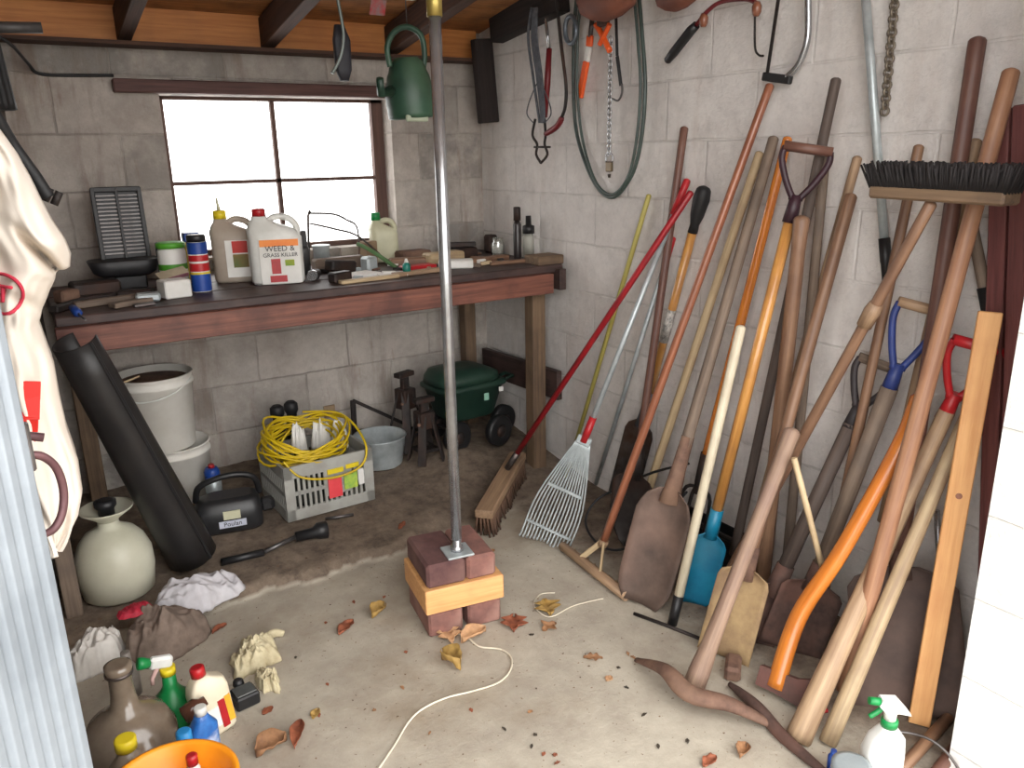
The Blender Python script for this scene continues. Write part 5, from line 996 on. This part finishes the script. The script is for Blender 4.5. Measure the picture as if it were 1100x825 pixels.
# dark plank in the corner
MB().beam(at(517, 42, 'Y', 3.01), at(525, 132, 'Y', 3.01), .085, .04, (1, 0, 0), .004).build('plank', M_char, label='dark charred plank hanging in the far corner below the roof', cat='plank')
# left top: pipe, cable, hanging hose
MB().tube([at(45, 30, 'Y', 2.5), at(-30, 29, 'Y', 2.5)], .014, 12).build('pipe', mat('grey_old_pipe', (86, 84, 84), (58, 56, 56), .5, .4), label='grey pipe end sticking in at the upper left under the roof', cat='pipe')
MB().tube(bez([at(-10, 34, 'Y', 2.8), at(12, 48, 'Y', 2.9), at(30, 68, 'Y', 3.1), at(42, 79, 'Y', 3.14), at(75, 81, 'Y', 3.14), at(122, 81, 'Y', 3.14)], 6), .005, 8).build('cable', M_dgrip, label='black cable sagging from the upper left onto the back wall', cat='cable')
t = thing('hose', 'black hose with a double end hanging above the off-white cloth bag', 'hose', at(60, 215, 'Y', 1.5)); MB().tube(bez([at(-25, 95, 'Y', 1.47), at(-5, 125, 'Y', 1.48), at(15, 158, 'Y', 1.5), at(38, 190, 'Y', 1.5), at(52, 212, 'Y', 1.5)], 6), .010, 10).build('hose', M_dgrip, t)
for x, y in ((48, 206), (58, 210)): MB().tube([at(x, y+10, 'Y', 1.5), at(x+6, y-4, 'Y', 1.5)], .006, 8).build('end_clip', M_dsteel, t)
blob('harness', 'dark tangled harness high on the left wall', 'harness', at(-8, 118, 'Y', 2.3)+Vector((0, 0, .0)), .05, .06, .2, M_dgrip, 8)

# right wall hangings
def XW(x, y, d=.03): return at(x, y, 'X', WX-d)
t = thing('bow_saw', 'curved steel saw bow with a red grip hanging near the far corner', 'saw', XW(588, 146)); MB().tube(bez([XW(x, y, .075) for x, y in ((596, -20), (599, 10), (603, 50), (608, 92), (607, 115), (603, 127))], 5), .006, 8).build('bow', M_dsteel, t); MB().tube(bez([XW(604, 126, .075), XW(598, 136, .075), XW(586, 144, .075)], 4), [.008, .0105, .011, .011, .011, .011, .011, .010, .009], 10).build('grip', M_dred, t, plabel='red grip')
t = thing('cord_hank', 'long grey hank of cord hanging next to the red tool handle', 'cord', XW(580, 130)); random.seed(5)
for k in range(9):
    o_ = random.uniform(-5, 5); MB().tube(bez([XW(574+o_*.6, 8, .09), XW(572+o_, 40, .09), XW(577+o_, 80, .085), XW(581+o_*.8, 115, .09), XW(582+o_*.5, 132, .085)], 5), .0055, 6).build('strand', mat('grey_cord', (96, 98, 104), (66, 68, 74), .8, scale=60), t)
for s_ in (-1, 1): MB().tube(bez([XW(579, 85, .09), XW(579+s_*9, 105, .09), XW(579+s_*13, 122, .09), XW(579+s_*6, 132, .09)], 5), .0022, 6).build('loop', MC['grey_cord'], t)
t = thing('bolt_cutter', 'iron cutter with dark red handle and open jaws hanging below the cord', 'cutter', XW(580, 174)); MB().tube([XW(590, 52, .072), XW(588, 90, .072), XW(585, 126, .072)], [.010, .0115, .010], 10).build('handle', M_dred, t)
MB().tube([XW(586, 20, .072), XW(590, 52, .072)], .006, 8).build('rod', M_chrome, t)
for s_ in (-1, 1): MB().tube(bez([XW(580+s_*5, 128, .06), XW(579+s_*7, 145, .06), XW(581+s_*4, 155, .06), XW(582+s_*6, 166, .06), XW(581, 175, .06)], 4), .005, 8).build('jaw', M_dsteel, t)
MB().tube([XW(574, 158, .06), XW(591, 158, .06)], .004, 8).build('pivot', M_dsteel, t)
# big hose hoop
M_hose = mat('green_grey_hose', (70, 84, 78), (46, 56, 54), .35, scale=10)
for i, (dx, dep, lab) in enumerate(((0, .02, 'dark green garden hose hanging as a long open hoop on the white wall'), (5, .042, 'second thinner hose strand hanging inside the green hoop'))):
    MB().tube(bez([XW(x, y, dep) for x, y in ((620+dx, -8), (617+dx*.8, 30), (616+dx*.8, 90), (619+dx, 140), (630+dx*.6, 178), (643, 203-dx*.6), (656, 212-dx*.6), (668, 205-dx*.8), (682-dx*.8, 180), (690-dx, 140), (693-dx, 90), (690-dx, 40), (686-dx, -8))], 7), .0065 if i == 0 else .005, 8).build('hose', M_hose, label=lab, cat='hose')
t = thing('pruning_saw', 'orange-handled cutter with a white band hanging inside the hose hoop', 'cutter', XW(624, 105)); Mor2 = mat('vivid_orange', (244, 104, 40), (226, 84, 28), .45)
MB().beam(XW(630, 66), XW(623, 105), .028, .014, (0, 1, 0), .003).build('grip', Mor2, t); MB().beam(XW(633, 50), XW(630, 66), .026, .012, (0, 1, 0), .003).build('band', M_paper, t); MB().beam(XW(634, 38), XW(633, 50), .03, .012, (0, 1, 0), .003).build('collar', Mor2, t)
MB().tube([XW(636, 20), XW(634, 40)], .008, 8).build('blade', M_steel, t)
t = thing('pliers', 'red-orange plier handles hanging inside the top of the hoop', 'pliers', XW(650, 57)); MB().tube(bez([XW(640, 26, .05), XW(646, 36, .05), XW(655, 55, .05)], 4), .0095, 10).build('handle', Mor2, t); MB().tube(bez([XW(655, 26, .055), XW(650, 36, .055), XW(644, 48, .055)], 4), .0085, 10).build('handle', Mor2, t); MB().box(XW(648, 20, .05), (.02, .06, .05), bev=.008).build('head', M_steel, t)
MB().tube([XW(613+6*math.cos(a_), 32+15*math.sin(a_), .07) for a_ in [k*math.pi/8 for k in range(16)]], .008, 8, closed=True).build('ring', mat('blue_grey_steel', (126, 136, 146)), label='blue-grey metal ring hooked at the hoop top', cat='ring')
def chain(name, label, a, b, nl, r_, th, m, parent=None):
    mb = MB(); ax = (b-a); st_ = ax/nl; axn = ax.normalized()
    for k in range(nl):
        c = a+st_*(k+.5); s1 = Vector((0, 1, 0)) if k % 2 else Vector((1, 0, 0)); s1 = (s1-axn*s1.dot(axn)).normalized(); hl = st_.length*.68
        mb.tube([c+axn*math.sin(q_)*hl+s1*math.cos(q_)*r_ for q_ in [i*math.pi/6 for i in range(12)]], th, 6, closed=True)
    return mb.build(name, m, parent, label=None if parent else label, cat=None if parent else 'chain')
t = thing('padlock_chain', 'fine steel chain with a brass padlock hanging inside the hose hoop', 'chain', XW(654, 187)); chain('chain', '', XW(656, 40), XW(654, 166), 20, .0075, .0026, M_chrome, t)
MB().tube(bez([XW(651, 174), XW(651, 167), XW(654, 164), XW(658, 167), XW(658, 174)], 4), .0028, 8).build('shackle', M_chrome, t); MB().box(XW(654.5, 179), (.014, .03, .034), bev=.003).build('padlock_body', mat('aged_brass', (128, 112, 88), (92, 80, 66), .45, .6), t); MB().lathe(XW(654.5, 187), [(-.012, .004), (0, .006)], n=8).build('keyway', M_dsteel, t)
t = thing('strap', 'black strap ending in a small metal hook by the fine chain', 'strap', XW(668, 105)); MB().beam(XW(661, -5, .02), XW(663, 60, .02), .014, .004, (0, 1, 0)).build('webbing', M_dgrip, t); MB().beam(XW(663, 60, .02), XW(667, 92, .02), .016, .005, (0, 1, 0)).build('webbing', M_dgrip, t); MB().tube(bez([XW(668, 90, .02), XW(668, 100, .02), XW(664, 108, .02), XW(658, 106, .02)], 4), .0035, 8).build('hook', M_steel, t)
# brown bundles under the roof
Mlea = mat('brown_leather', (140, 84, 62), (104, 58, 46), .7, scale=14, c3=(90, 58, 50), c3amt=.5)
for (x, y, ry, rz_, lab, dd_) in ((652, -5, .14, .075, 'large rounded brown leathery bundle hanging under the roof over the hoop', .12), (727, -8, .085, .05, 'smaller rounded brown bundle right of the large one under the roof', .08)):
    c = XW(x, y, dd_); MB().lathe(c+Vector((0, 0, -rz_)), [(0, .01), (rz_*.15, ry*.5), (rz_*.45, ry*.85), (rz_, ry), (rz_*1.5, ry*.85), (rz_*1.9, ry*.4)], n=32, sx=.45 if ry > .1 else .5).build('leather_bundle', Mlea, label=lab, cat='bundle')
# hand brace
t = thing('hand_brace', 'cranked hand tool with a black grip and orange knobs high on the white wall', 'hand tool', XW(733, 45)); MB().tube([XW(717, 65), XW(724, 56), XW(742, 33), XW(748, 27)], [.012, .0145, .0145, .012], 14, dome=True).build('grip', M_blk, t, plabel='black grip')
MB().tube(bez([XW(748, 27), XW(760, 12), XW(775, 2), XW(800, -1), XW(812, 3)], 5), .006, 8).build('crank', M_dred, t)
for x, y in ((756, 20), (813, 8)): MB().lathe(XW(x, y, .03)+Vector((0, 0, -.022)), [(0, .007), (.01, .012), (.025, .013), (.036, .008)], n=14).build('knob', W_copper, t)
MB().tube(bez([XW(811, 14), XW(811, 50), XW(815, 59), XW(820, 60)], 5), .003, 8).build('wire_hook', M_dsteel, t)
# bow saw at top
t = thing('bow_saw', 'shiny tubular bow saw frame with a black end clamp high on the right wall', 'saw', XW(845, 84)); MB().tube(bez([XW(x, y, .03) for x, y in ((867, -30), (868, 0), (868, 35), (864, 55), (856, 72), (845, 83))], 6), .0085, 12).build('frame', M_chrome, t)
MB().beam(XW(820, 82, .03), XW(850, 86, .03), .022, .016, (0, 0, 1), .003).build('end_clamp', M_dgrip, t); MB().beam(XW(839, -20, .03), XW(824, 80, .03), .012, .002, (0, 1, 0)).build('blade', M_dsteel, t)
chain('chain', 'rusty link chain hanging on the right wall beside the silver pole', XW(963, -20, .02), XW(950, 123, .02), 20, .010, .0032, mat('worn_chain', (148, 138, 122), (96, 84, 76), .4, .7, scale=60))

# ================================================================== FLOOR LITTER
def leaf(label, px, py, ln, wd, rot, m, seed=1, lobes=0, curl=.25, group=None):
    c = gnd(px, py); R = Matrix.Rotation(rot, 3, 'Z'); G = []
    for i in range(19):
        v = i/18; wv = math.sin(math.pi*min(v*1.02, 1))**.8*(1+.45*math.cos(v*lobes*2*math.pi) if lobes else 1)*.5+.02; row = []
        for j in range(7):
            u = j/3-1; z = .003+curl*wd*(u*u)*.8+curl*ln*.25*math.sin(v*3)+.004*noise.noise(Vector((u*2, v*4, seed))); row.append(c+R@Vector(((v-.5)*ln, u*wv*wd+.12*wd*noise.noise(Vector((v*5, u, seed))), max(z, .001))))
        G.append(row)
    return MB().sheet(G, .0008).build('leaf', m, label=label, cat='leaf', group=group)
L1 = mat('leaf_brown', (168, 124, 86), (124, 88, 62), .75, scale=40); L2 = mat('leaf_rust', (160, 92, 62), (112, 62, 44), .75, scale=40); L3 = mat('leaf_olive', (176, 142, 76), (132, 104, 58), .75, scale=40); L4 = mat('leaf_tan', (206, 164, 122), (170, 128, 94), .75, scale=40)
for a_ in (('rust-coloured narrow leaf left of the olive leaf, mid floor', 372, 676, .07, .035, .6, L2, 1, 0, .3), ('olive-brown curled leaf with a stalk, mid floor left of the pier', 407, 660, .06, .045, .5, L3, 2, 0, .6),
           ('curled olive leaf standing in front of the brick pier', 485, 716, .07, .05, -1.3, L3, 3, 0, .9), ('big tan curled leaf against the pier foot', 509, 686, .08, .05, .1, L4, 4, 0, .5), ('pinkish lobed leaf beside the string at the pier foot', 482, 685, .07, .05, 1.4, L4, 5, 3, .3),
           ('dark rust lobed leaf right of the brick pier', 552, 672, .075, .06, 1.0, L2, 6, 3, .25), ('amber lobed leaf in front of the wooden rake head', 588, 655, .075, .06, 1.2, L3, 7, 3, .25), ('brown leaf just below the amber lobed leaf', 590, 675, .05, .04, .2, L1, 8, 2, .2),
           ('large round brown leaf at the lower left floor', 292, 806, .075, .06, .2, L1, 9, 0, .5), ('long curved rusty leaf right of the round brown leaf', 320, 792, .085, .03, 1.1, L2, 10, 0, .5), ('small yellowish leaf near the long rusty leaf', 339, 768, .035, .022, .9, L3, 11, 0, .2),
           ('small round tan leaf in the middle of the pale concrete', 654, 730, .022, .02, .3, L4, 12, 0, .1), ('grey-brown torn leaf above the small round tan leaf', 637, 708, .05, .025, -.7, L1, 13, 3, .2), ('brown curled leaf near the bottom right concrete', 798, 810, .04, .03, .4, L1, 14, 0, .6),
           ('reddish leaf at the bottom edge right of centre', 762, 820, .045, .025, .1, L2, 15, 0, .3), ('rust leaf between the brown sack and crumpled paper', 236, 677, .05, .025, .5, L2, 16, 0, .3), ('reddish strip leaf lying along the earth edge', 432, 565, .06, .02, .8, L2, 17, 0, .1),
           ('orange-brown leaf behind the brick pier by the broom', 528, 594, .03, .02, .2, L1, 18, 0, .3), ('orange-brown small leaf right of the black case', 288, 765, .03, .022, .4, L2, 19, 0, .2)):
    leaf(*a_)
random.seed(23)
for k in range(34):
    x = random.uniform(300, 800); y = random.uniform(640, 822)
    if 420 < x < 560 and y < 700 or (x > 690 and y < 760) or (x > 640 and y < 690): continue
    leaf('tiny dry leaf crumb scattered on the concrete floor', x, y, random.uniform(.008, .018), random.uniform(.005, .01), random.uniform(0, 6), random.choice((L1, L2, mat('dark_crumb', (70, 60, 48), (50, 44, 36)))), k, 0, .2, group='leaf crumbs on the concrete floor')
s_ = bez([gnd(x, y)+Vector((0, 0, .0045)) for x, y in ((402, 835), (424, 802), (440, 776), (456, 762), (480, 751), (508, 744), (535, 735), (548, 722), (549, 708), (538, 699), (515, 696), (502, 686), (490, 682), (482, 688))], 8)
MB().tube(s_, .0026, 6).build('string', mat('white_string', (226, 218, 200), (204, 194, 172), .8), label='white string winding over the floor from the brick pier to the bottom edge', cat='string')
MB().tube(bez([gnd(x, y)+Vector((0, 0, .004)) for x, y in ((596, 638), (580, 640), (574, 652), (590, 664), (616, 652), (648, 644))], 8), .0018, 6).build('string', MC['white_string'], label='thin pale string by the amber leaf near the wooden rake head', cat='string')
